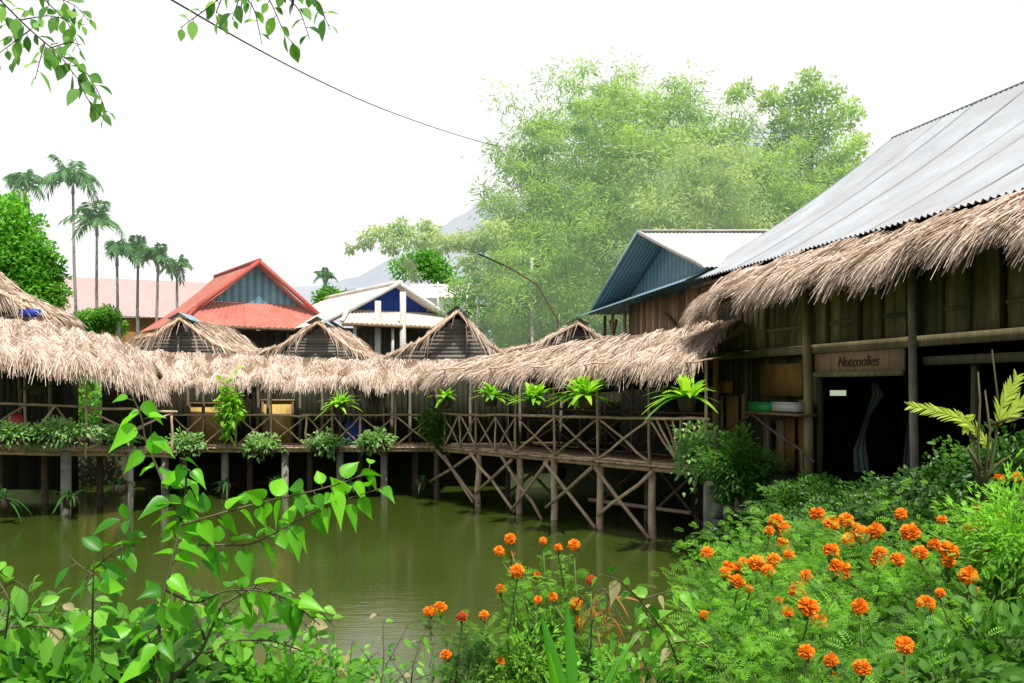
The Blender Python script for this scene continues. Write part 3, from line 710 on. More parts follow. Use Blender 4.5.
# header board with the carved name
tb0, tb1 = ft(813, -.05), ft(905, -.05)
hd = MB().bar(fp(tb0, -.05, 3.42), fp(tb1, -.05, 3.42), .04, .33, rnd=.9).build('header_board', 'plank_brown', wh)
MB().bar(fp(tb0, -.08, 3.22), fp(tb1, -.08, 3.22), .07, .08).build('door_head', 'plank_olive', wh)
tcu = bpy.data.curves.new('carved_text', 'FONT'); tcu.body = 'Nutcoolies'; tcu.size = .24; tcu.extrude = .006; tcu.shear = .25; tcu.align_x = 'CENTER'
to = bpy.data.objects.new('tmp_text', tcu); C.objects.link(to); bpy.context.view_layer.update()
dg = bpy.context.evaluated_depsgraph_get(); tme = bpy.data.meshes.new_from_object(to.evaluated_get(dg)); bpy.data.objects.remove(to)
a = tme.attributes.new('rnd', 'FLOAT', 'POINT'); tme.materials.clear(); tme.materials.append(M['carve']); tme.name = 'lettering'
lo = bpy.data.objects.new('lettering', tme); C.objects.link(lo); lo.parent = hd
tc_ = (tb0+tb1)/2+.1; q = fp(tc_, -.082, 3.34)
lo.location = q-ORG[wh.name]; lo.rotation_euler = (R(90), R(0), math.atan2(E[1], E[0]))
# lower left wall: ochre board, shelf, vertical boards
def fpanel(name, x0, x1, y0, y1, mat, d=-.03, th=.04, rnd=.5, parent=None):
    a = ft(x0, d); b = ft(x1, d); zt = fz((x0+x1)/2, y0, d); zb = fz((x0+x1)/2, y1, d)
    return MB().bar(fp(a, d, (zt+zb)/2), fp(b, d, (zt+zb)/2), th, zt-zb, rnd=rnd).build(name, mat, parent or wh)
m = MB(); plank_wall(m, fp(-3.7, .12, 0)[:2], fp(ft(812), .12, 0)[:2], 1.35, 3.6, .2); m.build('lower_wall', 'plank', wh)
fpanel('ochre_board', 761, 803, 364, 396, 'ochre_dim')
fpanel('brown_board', 713, 733, 381, 393, 'ochre_dim', .0)
for x0, x1, y0, y1, mt in ((712, 723, 396, 462, 'plank_olive'), (727, 738, 396, 462, 'ochre_dim'), (742, 745, 394, 468, 'plank_brown'), (764, 770, 420, 470, 'plank_olive'), (777, 784, 420, 470, 'plank_brown'), (786, 795, 418, 470, 'ochre_dim'), (799, 812, 400, 476, 'ochre_dim')):
    fpanel('board', x0, x1, y0, y1, mt, -.04+random.uniform(-.02, .02))
MB().pole(fat(752, 414, -.5), fat(814, 462, -.5), .028, 6).build('hand_rail', 'bamboo_dark', wh, True)
MB().pole(fat(752, 414, -.4), fat(715, 436, -.4), .025, 6).build('hand_rail', 'bamboo_dark', wh, True)
for px in (802, 768): MB().pole(fat(px, 452 if px == 802 else 430, -.5), fat(px, 480, -.5), .03, 6).build('rail_post', 'bamboo_dark', wh, True)
sh = fpanel('shelf', 752, 808, 412.5, 415, 'plank_brown', -.25, .4)
# interior and enclosing walls
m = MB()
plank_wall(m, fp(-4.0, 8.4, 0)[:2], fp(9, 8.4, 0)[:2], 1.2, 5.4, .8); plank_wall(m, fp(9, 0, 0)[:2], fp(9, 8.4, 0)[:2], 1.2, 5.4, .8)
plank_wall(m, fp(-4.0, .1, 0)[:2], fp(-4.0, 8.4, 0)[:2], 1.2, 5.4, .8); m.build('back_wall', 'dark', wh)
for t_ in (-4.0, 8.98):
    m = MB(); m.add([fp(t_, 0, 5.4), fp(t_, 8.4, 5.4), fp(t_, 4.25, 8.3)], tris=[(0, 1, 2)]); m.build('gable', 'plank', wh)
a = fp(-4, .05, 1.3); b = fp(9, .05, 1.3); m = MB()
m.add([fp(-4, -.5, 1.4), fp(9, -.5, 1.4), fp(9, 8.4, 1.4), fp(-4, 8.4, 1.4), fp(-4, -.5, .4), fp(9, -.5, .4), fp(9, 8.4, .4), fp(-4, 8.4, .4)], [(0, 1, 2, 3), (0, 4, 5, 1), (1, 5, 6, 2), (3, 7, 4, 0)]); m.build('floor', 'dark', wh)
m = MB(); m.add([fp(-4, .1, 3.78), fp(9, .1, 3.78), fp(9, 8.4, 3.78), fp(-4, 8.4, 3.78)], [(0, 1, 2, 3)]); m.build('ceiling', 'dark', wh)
# loose things at the house
def boxthing(name, label, cat, x0, x1, y0, y1, mat, d, dep, rim=True):
    a = fat(x0, y1, d); b = fat(x1, y1, d); zt = fz((x0+x1)/2, y0, d); zb = fz((x0+x1)/2, y1, d)
    t = thing(name, label, cat, (a+b)/2*[1, 1, 0]+[0, 0, zb]); A3 = np.array([*a[:2], (zt+zb)/2]); B3 = np.array([*b[:2], (zt+zb)/2])
    MB().bar(A3, B3, dep, zt-zb, rnd=.5).build('tray', mat, t)
    MB().bar(A3+[0, 0, (zt-zb)/2], B3+[0, 0, (zt-zb)/2], dep+.03, .025, rnd=.7).build('rim', mat, t)
    return t
boxthing('planter', 'green plastic planter box on the shelf beside a white one', 'planter', 753, 774, 403, 411.5, 'green_box', -.32, .2)
boxthing('planter', 'white box with faint lettering on the shelf beside the green planter', 'planter', 777, 800, 403, 411.5, 'white', -.32, .2)
# drapery hanging inside the doorway
def cloth(label, pts, w0, d, col='cloth'):
    mb = MB(); V = []; n = len(pts); k = 8
    for i, (px, py) in enumerate(pts):
        for j in range(k+1):
            s_ = (j/k-.5)*w0[i]; q = fat(px+s_, py, d+.04*math.sin(j*2.4)); V.append(q)
    Q = [(i*(k+1)+j, i*(k+1)+j+1, (i+1)*(k+1)+j+1, (i+1)*(k+1)+j) for i in range(n-1) for j in range(k)]
    mb.add(V, Q, rnd=.5); tag(mb.build('curtain', col, None, True), label, 'curtain')
cloth('long grey curtain tied back in the dark doorway under the carved sign', [(874, 383), (878, 395), (868, 415), (862, 435), (860, 450), (862, 472)], [6, 12, 5, 6, 14, 16], .35)
cloth('short pale cloth hanging behind the whitewashed post', [(909, 418), (908, 440), (907, 462), (908, 478)], [3, 6, 9, 8], .2)
q = fat(838, 393, 1.2); t = thing('lamp', 'small lit greenish strip lamp glowing inside the dark doorway', 'lamp', q)
MB().bar(q+[-.14, 0, 0], q+[.14, 0, 0], .06, .1, rnd=.5).build('glowing_tube', 'lamp', t); MB().bar(q+[-.16, 0, .09], q+[.16, 0, .09], .08, .04).build('holder', 'plank', t)

# ------------------------------------------------------------------ annex with its own gable, further along the same line
an = thing('annex', 'wooden annex with pale corrugated gable roof beside the big house', 'house', (4.6, 22.5, 1.3))
zA = 6.9; tA_ = -7.08
ap0 = fp(tA_, -.35, zA); ap1 = fp(tA_, 7, zA)
corrugated('roof_slope', an, fp(-3.45, -.35, 5.55), fp(-3.45, 7, 5.55), ap0, ap1, 'metal_pale', .1, .015, 5, .0, 2)
corrugated('roof_slope', an, fp(-10.9, -.35, 5.15), fp(-10.9, 7, 5.15), ap0, ap1, 'metal_blue', .1, .015, 5, .0, 2)  # blue-grey here, pale on the other slope: shade and sun painted in
MB().bar(ap0+[0, 0, .02], fp(-3.45, -.35, 5.57), .04, .09).build('verge_board', 'white', an)
MB().bar(ap0+[0, 0, .02], fp(-10.9, -.35, 5.17), .04, .09).build('verge_board', 'metal_sky', an)
MB().bar(ap0+[0, 0, .04], ap1+[0, 0, .04], .25, .03).build('ridge_cap', 'metal_pale', an)
m = MB(); VV = []; QQ = []; n = 60
for i in range(n+1):
    t_ = -10.6+(7.0)*i/n; k = (t_-tA_)/(3.63) if t_ > tA_ else (tA_-t_)/3.82
    zt = zA-.1-(1.32 if t_ > tA_ else 1.72)*k; VV += [fp(t_, .45+.03*(i % 2), 5.2), fp(t_, .45+.03*(i % 2), max(zt, 5.21))]
for i in range(n): QQ.append((2*i, 2*i+2, 2*i+3, 2*i+1))
m.add(VV, QQ, rnd=np.repeat([(.15 if i % 2 else .85) for i in range(n+1)], 2)); m.build('gable', 'metal_blue', an)  # light and dark strips paint the shading of the corrugations
corrugated('skirt_roof', an, fp(-10.95, -.6, 5.12), fp(-3.7, -.6, 5.3), fp(-10.8, .42, 5.5), fp(-3.7, .42, 5.75), 'metal_sky', .1, .015, 3, .0, 1)
m = MB(); plank_wall(m, fp(-8.9, .1, 0)[:2], fp(-3.9, .1, 0)[:2], 3.6, 5.25, .2); m.build('upper_wall', 'plank_brown', an)
m = MB(); plank_wall(m, fp(-10.6, .5, 0)[:2], fp(-3.9, .5, 0)[:2], -.9, 3.6, .25); plank_wall(m, fp(-10.6, .5, 0)[:2], fp(-10.6, 6.8, 0)[:2], -.9, 3.7, .4); m.build('lower_wall', 'dark', an)
m = MB(); plank_wall(m, fp(-8.9, .3, 0)[:2], fp(-10.6, 3.5, 0)[:2], 3.7, 4.5, .2); m.build('upper_wall', 'ochre', an)
for a, b, za, zb in ((-10.5, -9.6, 3.6, 4.9), (-9.3, -10.1, 3.6, 4.9), (-9.9, -9.9, 3.6, 5.1), (-8.95, -8.95, 3.5, 5.1), (-9.0, -10.6, 4.3, 4.3), (-6.3, -5.1, 4.8, 4.1), (-10.55, -10.55, 1.2, 5.1)):
    MB().pole(fp(a, .0, za), fp(b, .0, zb), .05, 7).build('strut', 'plank_brown', an, True)

# retaining wall at the foot of the house
t = MB()
for j in range(4):
    for i in range(6):
        q0 = at(719+i*11, 500, 16.9-.35*i); q0[2] = .12+.3*j; t.box(q0+[0, 0, 0], (.19, .3, .27), (1, -.45, 0), rnd=random.random())
t.box(at(746, 500, 16.0)*[1, 1, 0]+[0, 0, 1.28], (1.35, .34, .1), (1, -.45, 0), rnd=.8)
t.box(at(712, 500, 17.0)*[1, 1, 0]+[0, 0, .75], (.28, .28, 1.75), rnd=.9)
tag(t.build('retaining_wall', 'concrete'), 'mossy block retaining wall at the water under the bushy shrub', 'wall')

# ------------------------------------------------------------------ trees
def tree_cloud(name, label, trunk_pts, trunk_r, clumps, mat, n_leaf, leafL, leafW, trunkmat='bark', cat='tree', group=None, droop=0.0, limbs=True, T=DIA):
    b = np.array(trunk_pts[0], float); t = thing(name, label, cat, b, group)
    MB().tube(trunk_pts, np.linspace(trunk_r, trunk_r*.45, len(trunk_pts)), 8).build('trunk', trunkmat, t, True)
    cl = np.array([c[:3] for c in clumps]); rad = np.array([c[3] for c in clumps])
    if limbs:
        m = MB(); tp = np.array(trunk_pts, float)
        for c in cl:
            s = tp[-1-random.randint(0, min(2, len(tp)-2))]; mid = (s+c)/2+rng.normal(0, .2, 3)
            m.tube([s, mid, c], [trunk_r*.3, trunk_r*.16, .01], 5)
        m.build('limbs', trunkmat, t, True)
    w = rad**2; idx = rng.choice(len(cl), n_leaf, p=w/w.sum())
    d = unit(n_leaf); rr = rng.random(n_leaf)**.45
    lobe = 1+.25*np.sin(d[:, 0]*5+idx)*np.cos(d[:, 2]*6+idx*1.7)
    P = cl[idx]+d*(rad[idx]*rr*lobe)[:, None]*np.array([1, 1, .8])
    D = unit(n_leaf)+d*.6; D[:, 2] -= droop
    tone = rng.random(len(cl))[idx]
    rnd = np.clip(-.1+.4*tone+.55*(d[:, 2]*.5+.5)*rr+.35*rng.random(n_leaf), 0, 1)  # top light painted in: upper outer leaves lighter, inner ones darker
    MB().inst(T, P, D, unit(n_leaf)+np.array([0, -.3, .8]), leafL*(.6+.7*rng.random(n_leaf)), leafW*(.7+.6*rng.random(n_leaf)), rnd).build('crown', mat, t)
    return t
# left broadleaf tree
cl = []
for px, py, Y, r_ in ((-20, 215, 32, 1.1), (10, 225, 31.5, 1.0), (-5, 250, 31, 1.3), (25, 245, 31.3, .8), (20, 275, 30.8, 1.1), (45, 270, 31, .7), (50, 292, 31, .6), (-30, 280, 31, 1.6), (38, 255, 31, .6), (5, 300, 30.6, .9), (30, 295, 30.5, .8), (-45, 230, 32, 1.5), (15, 205, 32, .5), (52, 305, 30.8, .45)):
    cl.append((*at(px, py, Y), r_))
b = at(-10, 400, 31.3); b[2] = 1.2
tree_cloud('mango_tree', 'dense bright green broadleaf tree rising behind the left thatch', [b, b+[.1, 0, 2], b+[0, 0, 4]], .25, cl, 'lf_tree', 26000, .19, .10)

# bamboo grove
def bamboo(label, base_px, Y, tips, mat, leaves_per, spread, seed, culms=True, leafL=.26, leafW=.045, r=.045):
    g = np.random.default_rng(seed); base = at(base_px, 380, Y); base[2] = 1.2
    t = thing('bamboo_clump', label, 'bamboo', base, 'bamboo and trees behind the houses')
    LP = []; LD = []; LR = []
    for (px, py, dY) in tips:
        tip = at(px, py, Y+dY); b0 = base+np.array([g.normal(0, .5), g.normal(0, .5), 0])
        ctrl = np.array([b0[0]*.55+tip[0]*.45, b0[1]*.5+tip[1]*.5, tip[2]*1.02+.3]); n = 14
        s = np.linspace(0, 1, n)[:, None]; pts = b0*(1-s)**2+2*ctrl*s*(1-s)+tip*s**2
        MB().tube(pts, np.linspace(r, .008, n), 6).build('culm', 'culm', t, True)
        # leafy side sprays along the upper 70 percent
        ns = 26; ss = .18+.84*g.random(ns)**.8
        q = b0*((1-ss)**2)[:, None]+2*ctrl*(ss*(1-ss))[:, None]+tip*(ss**2)[:, None]
        for k in range(ns):
            c = q[k]+g.normal(0, spread*.68, 3)*[1, 1, .7]; rr = spread*g.uniform(.2, .75); m = leaves_per
            tone = g.random()
            d = g.normal(size=(m, 3))*[1, 1, .62]; P = c+d*rr*.55
            LP.append(P); dd = d*.6+g.normal(size=(m, 3))*.6; dd[:, 2] -= .5; LD.append(dd)
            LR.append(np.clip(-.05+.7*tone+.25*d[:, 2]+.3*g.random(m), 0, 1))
    P = np.concatenate(LP); D = np.concatenate(LD); rn = np.concatenate(LR); n = len(P)
    MB().inst(DIA, P, D, unit(n)+np.array([0, -.4, .6]), leafL*rng.uniform(.6, 1.3, n), leafW*rng.uniform(.7, 1.4, n), rn).build('foliage', mat, t)
def tips(g, x0, x1, y0, y1, n, dY=2.5):
    return [(g.uniform(x0, x1), g.uniform(y0, y1), g.uniform(-dY, dY)) for _ in range(n)]
g = np.random.default_rng(11)
bamboo('tall bamboo clump with the highest feathery crown above the annex', 640, 36, [(600, 80, 0), (625, 88, 1), (575, 105, 0), (650, 100, -1), (680, 98, 0), (590, 130, -2), (640, 140, -2), (610, 180, -2), (560, 150, 1), (700, 125, 0), (668, 150, -2), (580, 210, -2), (640, 215, -3)], 'lf_bamboo', 150, 1.25, 1)
bamboo('left bamboo clump leaning out over the blue gabled house', 545, 35, [(540, 120, 0), (520, 160, 1), (500, 185, 0), (505, 220, -1), (530, 200, -1), (490, 250, 0), (555, 180, -1), (480, 285, 0), (520, 270, -2), (560, 240, -2), (545, 300, -2), (500, 310, -1), (590, 290, -2)], 'lf_bamboo', 150, 1.15, 2)
bamboo('yellowish bamboo clump hanging over the annex roof', 705, 32, [(665, 155, 0), (690, 165, -1), (640, 190, 0), (680, 200, -1), (720, 180, 0), (650, 230, -1), (700, 230, -1), (725, 215, 0)], 'lf_bamboo_y', 130, 1.0, 3)
bamboo('deep green bamboo clump in shadow at the centre of the grove', 610, 39, [(560, 230, 0), (600, 250, 0), (640, 250, 0), (680, 240, 0), (720, 200, 0), (610, 290, 0), (560, 300, 0), (650, 180, 0), (585, 165, 0), (700, 270, 0)], 'lf_bamboo_d', 160, 1.4, 4)
bamboo('right bamboo clump standing behind the big corrugated roof', 770, 35, [(735, 120, 0), (755, 165, 0), (780, 175, -1), (800, 205, 0), (740, 190, -1), (770, 225, -1), (720, 150, 1), (745, 235, -1), (815, 195, 0), (790, 240, 0)], 'lf_bamboo', 140, 1.1, 5)
# airy tree at right
cl = [(*at(px, py, 40+random.uniform(-1, 1)), r_*1.3) for px, py, r_ in ((800, 100, .8), (825, 95, .6), (845, 115, .7), (785, 125, .7), (815, 130, .9), (850, 150, .6), (835, 165, .7), (800, 155, .7), (775, 150, .6), (850, 175, .5), (770, 100, .5), (735, 95, .4), (820, 185, .8), (745, 90, .4), (790, 190, .8), (860, 140, .35), (810, 78, .4))]
b = at(800, 380, 40); b[2] = 1.2
tree_cloud('airy_tree', 'tall thin crowned tree with yellow-green leaves right of the bamboo', [b, b+[.1, 0, 3], b+[.3, 0, 6], at(810, 190, 40), at(812, 150, 40)], .16, cl, 'lf_bamboo', 9500, .24, .09)
# arching branch tree at left of grove
cl = [(*at(px, py, 31+random.uniform(-.5, .5)), r_) for px, py, r_ in ((365, 240, .35), (380, 232, .4), (400, 228, .5), (415, 240, .4), (430, 235, .5), (392, 245, .4), (350, 248, .2), (445, 243, .4), (460, 240, .4), (410, 262, .25), (414, 275, .22), (425, 225, .3), (470, 262, .4), (480, 240, .5), (495, 230, .5))]
b = at(560, 380, 31); b[2] = 1.2
tree_cloud('leaning_tree', 'thin arching limb with hanging yellowish leaves reaching left above the blue gable', [b, at(558, 320, 31), at(538, 285, 31), at(510, 268, 31), at(470, 250, 31), at(440, 242, 31), at(400, 234, 31), at(365, 240, 31)], .04, cl, 'lf_bamboo_y', 3000, .22, .075, limbs=False, droop=.9, group='bamboo and trees behind the houses')
# low green shrubs behind fence line between bamboo and beige house
for i, (px, py, Y, r_, lab) in enumerate(((480, 325, 40, 1.6, 'bright leafy bush at the left foot of the bamboo grove'), (560, 320, 34, 1.5, 'bright bush between the low thatched hut and the bamboo'), (100, 322, 42, .9, 'round bush at the foot of the areca palms'), (330, 302, 44, .9, 'small bush under the distant lone palm'), (88, 395, 27.5, 1.5, 'sunlit bush seen through the gap beside the leftmost hut'), (440, 268, 95, 3.0, 'far bush behind the pale grey roofed building'))):
    c = at(px, py, Y); b = c.copy(); b[2] = 1.2
    cl = [(*(c+rng.normal(0, r_*.5, 3)*[1.3, .8, .6]), r_*.6) for _ in range(6)]
    tree_cloud('bush', lab, [b, b+[0, 0, .5], c], .05, cl, 'lf_tree' if i != 1 else 'lf_bamboo', 2600, .2 if i < 5 else .5, .09 if i < 5 else .25, cat='bush')

# palms
def palm(label, px, py, Y, rad, nfr=12, seed=0, deadlow=False, group='slender areca palms on the left'):
    g = np.random.default_rng(seed); c = at(px, py, Y); r_ = rad/F*Y; b = c.copy(); b[2] = 1.2; b[0] += g.uniform(-.3, .3)
    t = thing('palm_tree', label, 'palm tree', b, group)
    MB().tube([b, b*.6+c*.4+[.08, 0, 0], c*.7+b*.3, c], [.1, .08, .075, .06], 8).build('trunk', 'palm_trunk', t, True)
    MB().tube([c-[0, 0, .1], c+[0, 0, .5]], [.09, .06], 8).build('crownshaft', 'culm', t, True)
    fr = MB(); c = c+[0, 0, .4]
    for k in range(nfr):
        az = 2*math.pi*k/nfr+g.uniform(-.25, .25); el = g.choice([1.4, 1.15, .9, .6])+g.uniform(-.1, .1); L = r_*1.3*g.uniform(.85, 1.1)
        n = 9; s = np.linspace(0, 1, n); hd = np.array([math.cos(az), math.sin(az), 0])
        pts = c+hd*(L*s*math.cos(el))[:, None]+np.array([0, 0, 1])*(L*s*math.sin(el)-L*g.uniform(.3, 1.0)*s**2.6)[:, None]
        fr.tube(pts, np.linspace(.03, .008, n), 4, rnd=.6)
        m = 44; ss = np.linspace(.1, 1, m//2).repeat(2); q = np.array([np.interp(ss, s, pts[:, i]) for i in range(3)]).T
        tan = np.gradient(pts, axis=0); tn = np.array([np.interp(ss, s, tan[:, i]) for i in range(3)]).T; tn /= np.linalg.norm(tn, axis=1)[:, None]
        sg = np.tile([1, -1], m//2)[:, None]; side = np.cross(tn, [0, 0, 1.]); side /= np.linalg.norm(side, axis=1)[:, None]+1e-6
        D = side*sg*.8+tn*.7+np.array([0, 0, -.35])+g.normal(0, .14, (m, 3))
        fr.inst(DIA, q, D, np.cross(D, tn)+.01, L*.44*(1-.5*ss), .075, np.clip(.4+.25*g.normal(size=m), 0, 1), .35)
    fr.build('fronds', 'lf_palm', t)
pl = [(25, 196, 46, 26, 'short wide crowned areca palm poking out above the broadleaf tree'), (73, 192, 44, 30, 'tallest areca palm with a long thin bare trunk'), (97, 234, 43, 27, 'second tallest areca palm, right beside the tallest'), (117, 264, 42, 24, 'areca palm third from the right end bending slightly, left of a matching pair'), (138, 266, 43, 22, 'areca palm in the middle of the lower row over the pink roof'), (158, 270, 42, 21, 'areca palm second from the right in the lower row'), (177, 276, 44, 17, 'smallest areca palm at the right end of the row touching the red roof')]
for i, (a, b, c_, d_, l_) in enumerate(pl): palm(l_, a, b, c_, d_*1.12, 12, i+20)
palm('lone distant palm between the red roof and the pale roof', 325, 284, 58, 13, 10, 50, group=None)

# ------------------------------------------------------------------ hanging and potted plants
def strap_plant(name, label, c, r_, n, mat, pot=True, wire=None, up=.9, droop=.9, group=None, W=.09, seed=0, cat='plant', bracket=None):
    g = np.random.default_rng(seed); c = np.array(c, float)
    t = thing(name, label, cat, c-[0, 0, .25], group)
    az = g.normal(g.uniform(0, 6.28), 1.7, n); el = g.uniform(.1, up*1.4, n)
    D = np.stack([np.cos(az)*np.cos(el), np.sin(az)*np.cos(el), np.sin(el)], 1)
    N = np.stack([-np.cos(az)*np.sin(el), -np.sin(az)*np.sin(el), np.cos(el)], 1)
    MB().inst(STRAP, c+g.normal(0, .03, (n, 3)), D, N, r_*g.uniform(.75, 1.35, n), W*g.uniform(.7, 1.2, n), g.uniform(.1, 1, n), droop*g.uniform(.6, 1.3, n)).build('leaves', mat, t, True)
    if pot: MB().tube([c-[0, 0, .24], c-[0, 0, .2], c-[0, 0, .02], c+[0, 0, .03]], [.08, .13, .17, .15], 12).build('pot', 'pot', t, True)
    if wire is not None:
        m = MB()
        for dx in (-.14, 0, .14): m.tube([c+[dx, .05 if dx else -.1, 0], [c[0], c[1], wire]], .006, 4)
        m.build('hanger', 'cable', t)
        if bracket: MB().pole((c[0]-bracket[0]*.05, c[1]-bracket[1]*.05, wire), (c[0]+bracket[0], c[1]+bracket[1], wire+.1), .02).build('bracket', 'bamboo', t)
    return t
hang = [(687, 394, 16.1, .62, 'lf_fern', 'bright hanging bird-nest fern nearest the wooden house, largest of the row', 34),
        (586, 393, 18.4, .60, 'lf_fern', 'bright yellow-green hanging fern at the middle of the cross-braced walkway', 34),
        (534, 396, 20.3, .47, 'lf_fern', 'hanging fern just left of the brightest one, half in shade', 26),
        (491, 392, 22.0, .40, 'lf_fern', 'dark hanging fern over the start of the cross-braced walkway', 24),
        (445, 395, 23.5, .36, 'lf_fern', 'dim hanging fern where the two walkways meet', 22),
        (339, 402, 24.0, .5, 'lf_fern', 'tall hanging plant with upright leaves above the blue drum', 30),
        (36, 385, 20.6, .5, 'lf_fernd', 'dark spidery hanging plant under the left thatch', 26)]
for i, (px, py, Y, r_, mt, lab, n) in enumerate(hang):
    if i < 5: Y = onC(px, -1.1)[1]
    elif i == 5: Y = YB-.95
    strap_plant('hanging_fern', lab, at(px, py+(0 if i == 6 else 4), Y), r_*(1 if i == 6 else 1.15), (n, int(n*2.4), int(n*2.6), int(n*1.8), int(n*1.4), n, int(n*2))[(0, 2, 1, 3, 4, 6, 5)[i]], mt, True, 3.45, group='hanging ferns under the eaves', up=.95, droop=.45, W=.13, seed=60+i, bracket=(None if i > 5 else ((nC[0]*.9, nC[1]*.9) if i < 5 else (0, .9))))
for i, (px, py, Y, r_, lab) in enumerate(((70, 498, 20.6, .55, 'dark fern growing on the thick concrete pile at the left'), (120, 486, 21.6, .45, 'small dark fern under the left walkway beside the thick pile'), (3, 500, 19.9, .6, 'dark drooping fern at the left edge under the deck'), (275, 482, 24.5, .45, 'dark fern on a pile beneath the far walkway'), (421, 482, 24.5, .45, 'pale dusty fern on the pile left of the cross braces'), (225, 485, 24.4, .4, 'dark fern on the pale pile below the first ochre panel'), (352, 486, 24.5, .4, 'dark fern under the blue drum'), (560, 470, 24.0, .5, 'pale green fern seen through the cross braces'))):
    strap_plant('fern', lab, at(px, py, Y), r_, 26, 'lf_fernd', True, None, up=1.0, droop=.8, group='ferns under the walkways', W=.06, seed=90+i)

def leafy(name, label, c, r3, n, mat, L, W, T=DIA, cat='plant', group=None, pot=None, seed=0, hangf=.0):
    g = np.random.default_rng(seed); c = np.array(c, float); t = thing(name, label, cat, c-[0, 0, r3[2]], group)
    d = unit(n); rr = g.random(n)**.5; lobe = 1+.38*np.sin(d[:, 0]*4.3+seed)*np.cos(d[:, 2]*5.1+seed*2.3)+.2*np.sin(d[:, 0]*9+d[:, 2]*8+seed); P = c+d*(rr*lobe)[:, None]*np.array(r3)
    P[:, 2] -= hangf*(g.random(n)**3)
    D = d+unit(n)*.7; D[:, 2] += .15
    tone = .5+.5*np.sin(P[:, 0]*7+seed)*np.sin(P[:, 2]*9)
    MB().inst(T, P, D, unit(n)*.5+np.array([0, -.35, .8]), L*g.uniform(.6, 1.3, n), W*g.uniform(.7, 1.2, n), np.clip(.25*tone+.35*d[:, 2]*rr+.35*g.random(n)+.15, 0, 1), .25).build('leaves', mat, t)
    st = MB()
    for k in range(10):
        q = c+unit(1)[0]*np.array(r3)*.7; st.tube([c-[0, 0, r3[2]], (c+q)/2-[0, 0, .05], q], [.012, .01, .005], 4)
    st.build('stems', 'stem', t)
    if pot: MB().box(c-[0, 0, r3[2]*.9], pot).build('planter_box', 'pot', t)
    return t
for i, (px, py, Y, rx, lab) in enumerate(((10, 431, 20.3, .45, 'clump of pale leaves at the left end of the left deck'), (56, 430, 20.6, .95, 'long trailing pale-leaved plant spilling along the left deck edge'), (118, 433, 21.4, .4, 'small rounded plant near the step between the left and far decks'), (186, 441, YB-.25, .5, 'leafy pot plant at the left end of the far deck'), (262, 443, YB-.25, .5, 'leafy pot plant below the second ochre panel'), (325, 441, YB-.25, .48, 'leafy pot plant left of the blue drum'), (375, 438, YB-.25, .5, 'leafy pot plant right of the blue drum'))):
    leafy('deck_plant', lab, at(px, py, Y), (rx, .25, .24), 520 if rx < .6 else 900, 'lf_box', .13, .065, OVAL, group='potted plants along the deck edge', pot=(rx*1.5, .26, .14), seed=i, hangf=.2)
leafy('creeper', 'bright creeper climbing the post between the two ochre panels', at(229, 403, 23.9), (.28, .2, .75), 420, 'lf_fern', .2, .08, OVAL, cat='creeper', seed=21)
leafy('creeper', 'dark creeper wrapped on the railing where the walkways meet', at(437, 425, 24.1), (.5, .25, .75), 800, 'lf_mid', .12, .06, OVAL, cat='creeper', seed=22)
leafy('creeper', 'leafy creeper tumbling over the fan-shaped railing by the retaining wall', at(697, 445, 16.3), (.42, .3, .42), 700, 'lf_box', .12, .07, OVAL, cat='creeper', seed=23, hangf=.5)
leafy('bush', 'rounded dense bush over the retaining wall', at(740, 470, 15.2), (.62, .5, .58), 5200, 'lf_mid', .085, .04, DIA, cat='bush', seed=24)
leafy('creeper', 'dark ivy hanging over the retaining wall at the water', at(752, 528, 15.0), (.5, .35, .3), 1500, 'lf_dark', .09, .05, OVAL, cat='creeper', seed=25)
leafy('water_plant', 'small waterside weeds at the foot of the retaining wall', at(705, 545, 16.5), (.6, .3, .12), 700, 'lf_mid', .09, .03, DIA, cat='plant', seed=26)
# red canister, blue drum on decks
c = at(17, 444, 20.9); t = thing('canister', 'red metal canister standing on the left deck behind the rail', 'canister', c)
MB().tube([c, c+[0, 0, .03], c+[0, 0, .55], c+[0, 0, .66], c+[0, 0, .72]], [.2, .22, .22, .16, .07], 14).build('body', 'red_can', t, True)
MB().tube([c+[-.16, 0, .6], c+[-.1, 0, .85], c+[.1, 0, .85], c+[.16, 0, .6]], .015, 5).build('handle', 'pot', t, True)
c = at(354, 448, 25.4); t = thing('drum', 'blue plastic drum standing on the far deck', 'drum', c)
MB().tube([c, c+[0, 0, .05], c+[0, 0, .3], c+[0, 0, .33], c+[0, 0, .36], c+[0, 0, .62], c+[0, 0, .7]], [.24, .27, .27, .29, .27, .27, .22], 16).build('body', 'blue_drum', t, True)
MB().tube([c+[0, 0, .7], c+[0, 0, .74]], [.2, .2], 16).build('lid', 'blue_drum', t, True)

# ------------------------------------------------------------------ mid ground shrubs before the house
mids = [(790, 492, 12.5, .5, .45, 'low dark shrub with broad leaves by the retaining wall'), (812, 478, 13.2, .35, .3, 'pale-topped shrub under the ochre boards'), (835, 492, 12, .55, .4, 'dark shrub at the doorway threshold'), (868, 498, 11, .55, .4, 'feathery dark green shrub in front of the curtain'), (905, 490, 10.5, .55, .42, 'dark shrub at the foot of the whitewashed post'), (945, 478, 9.5, .5, .45, 'dark shrub right of the whitewashed post'), (985, 462, 9.0, .45, .45, 'dim shrub behind the yellow-green palm sapling'), (1020, 470, 8.5, .5, .5, 'dark shrub at the right edge of the picture'), (800, 520, 10.5, .7, .4, 'shaded undergrowth bush left of the marigolds'), (860, 520, 9.0, .7, .4, 'shaded undergrowth bush behind the first marigolds'), (930, 510, 8.0, .7, .4, 'shaded undergrowth bush behind the tall marigolds')]
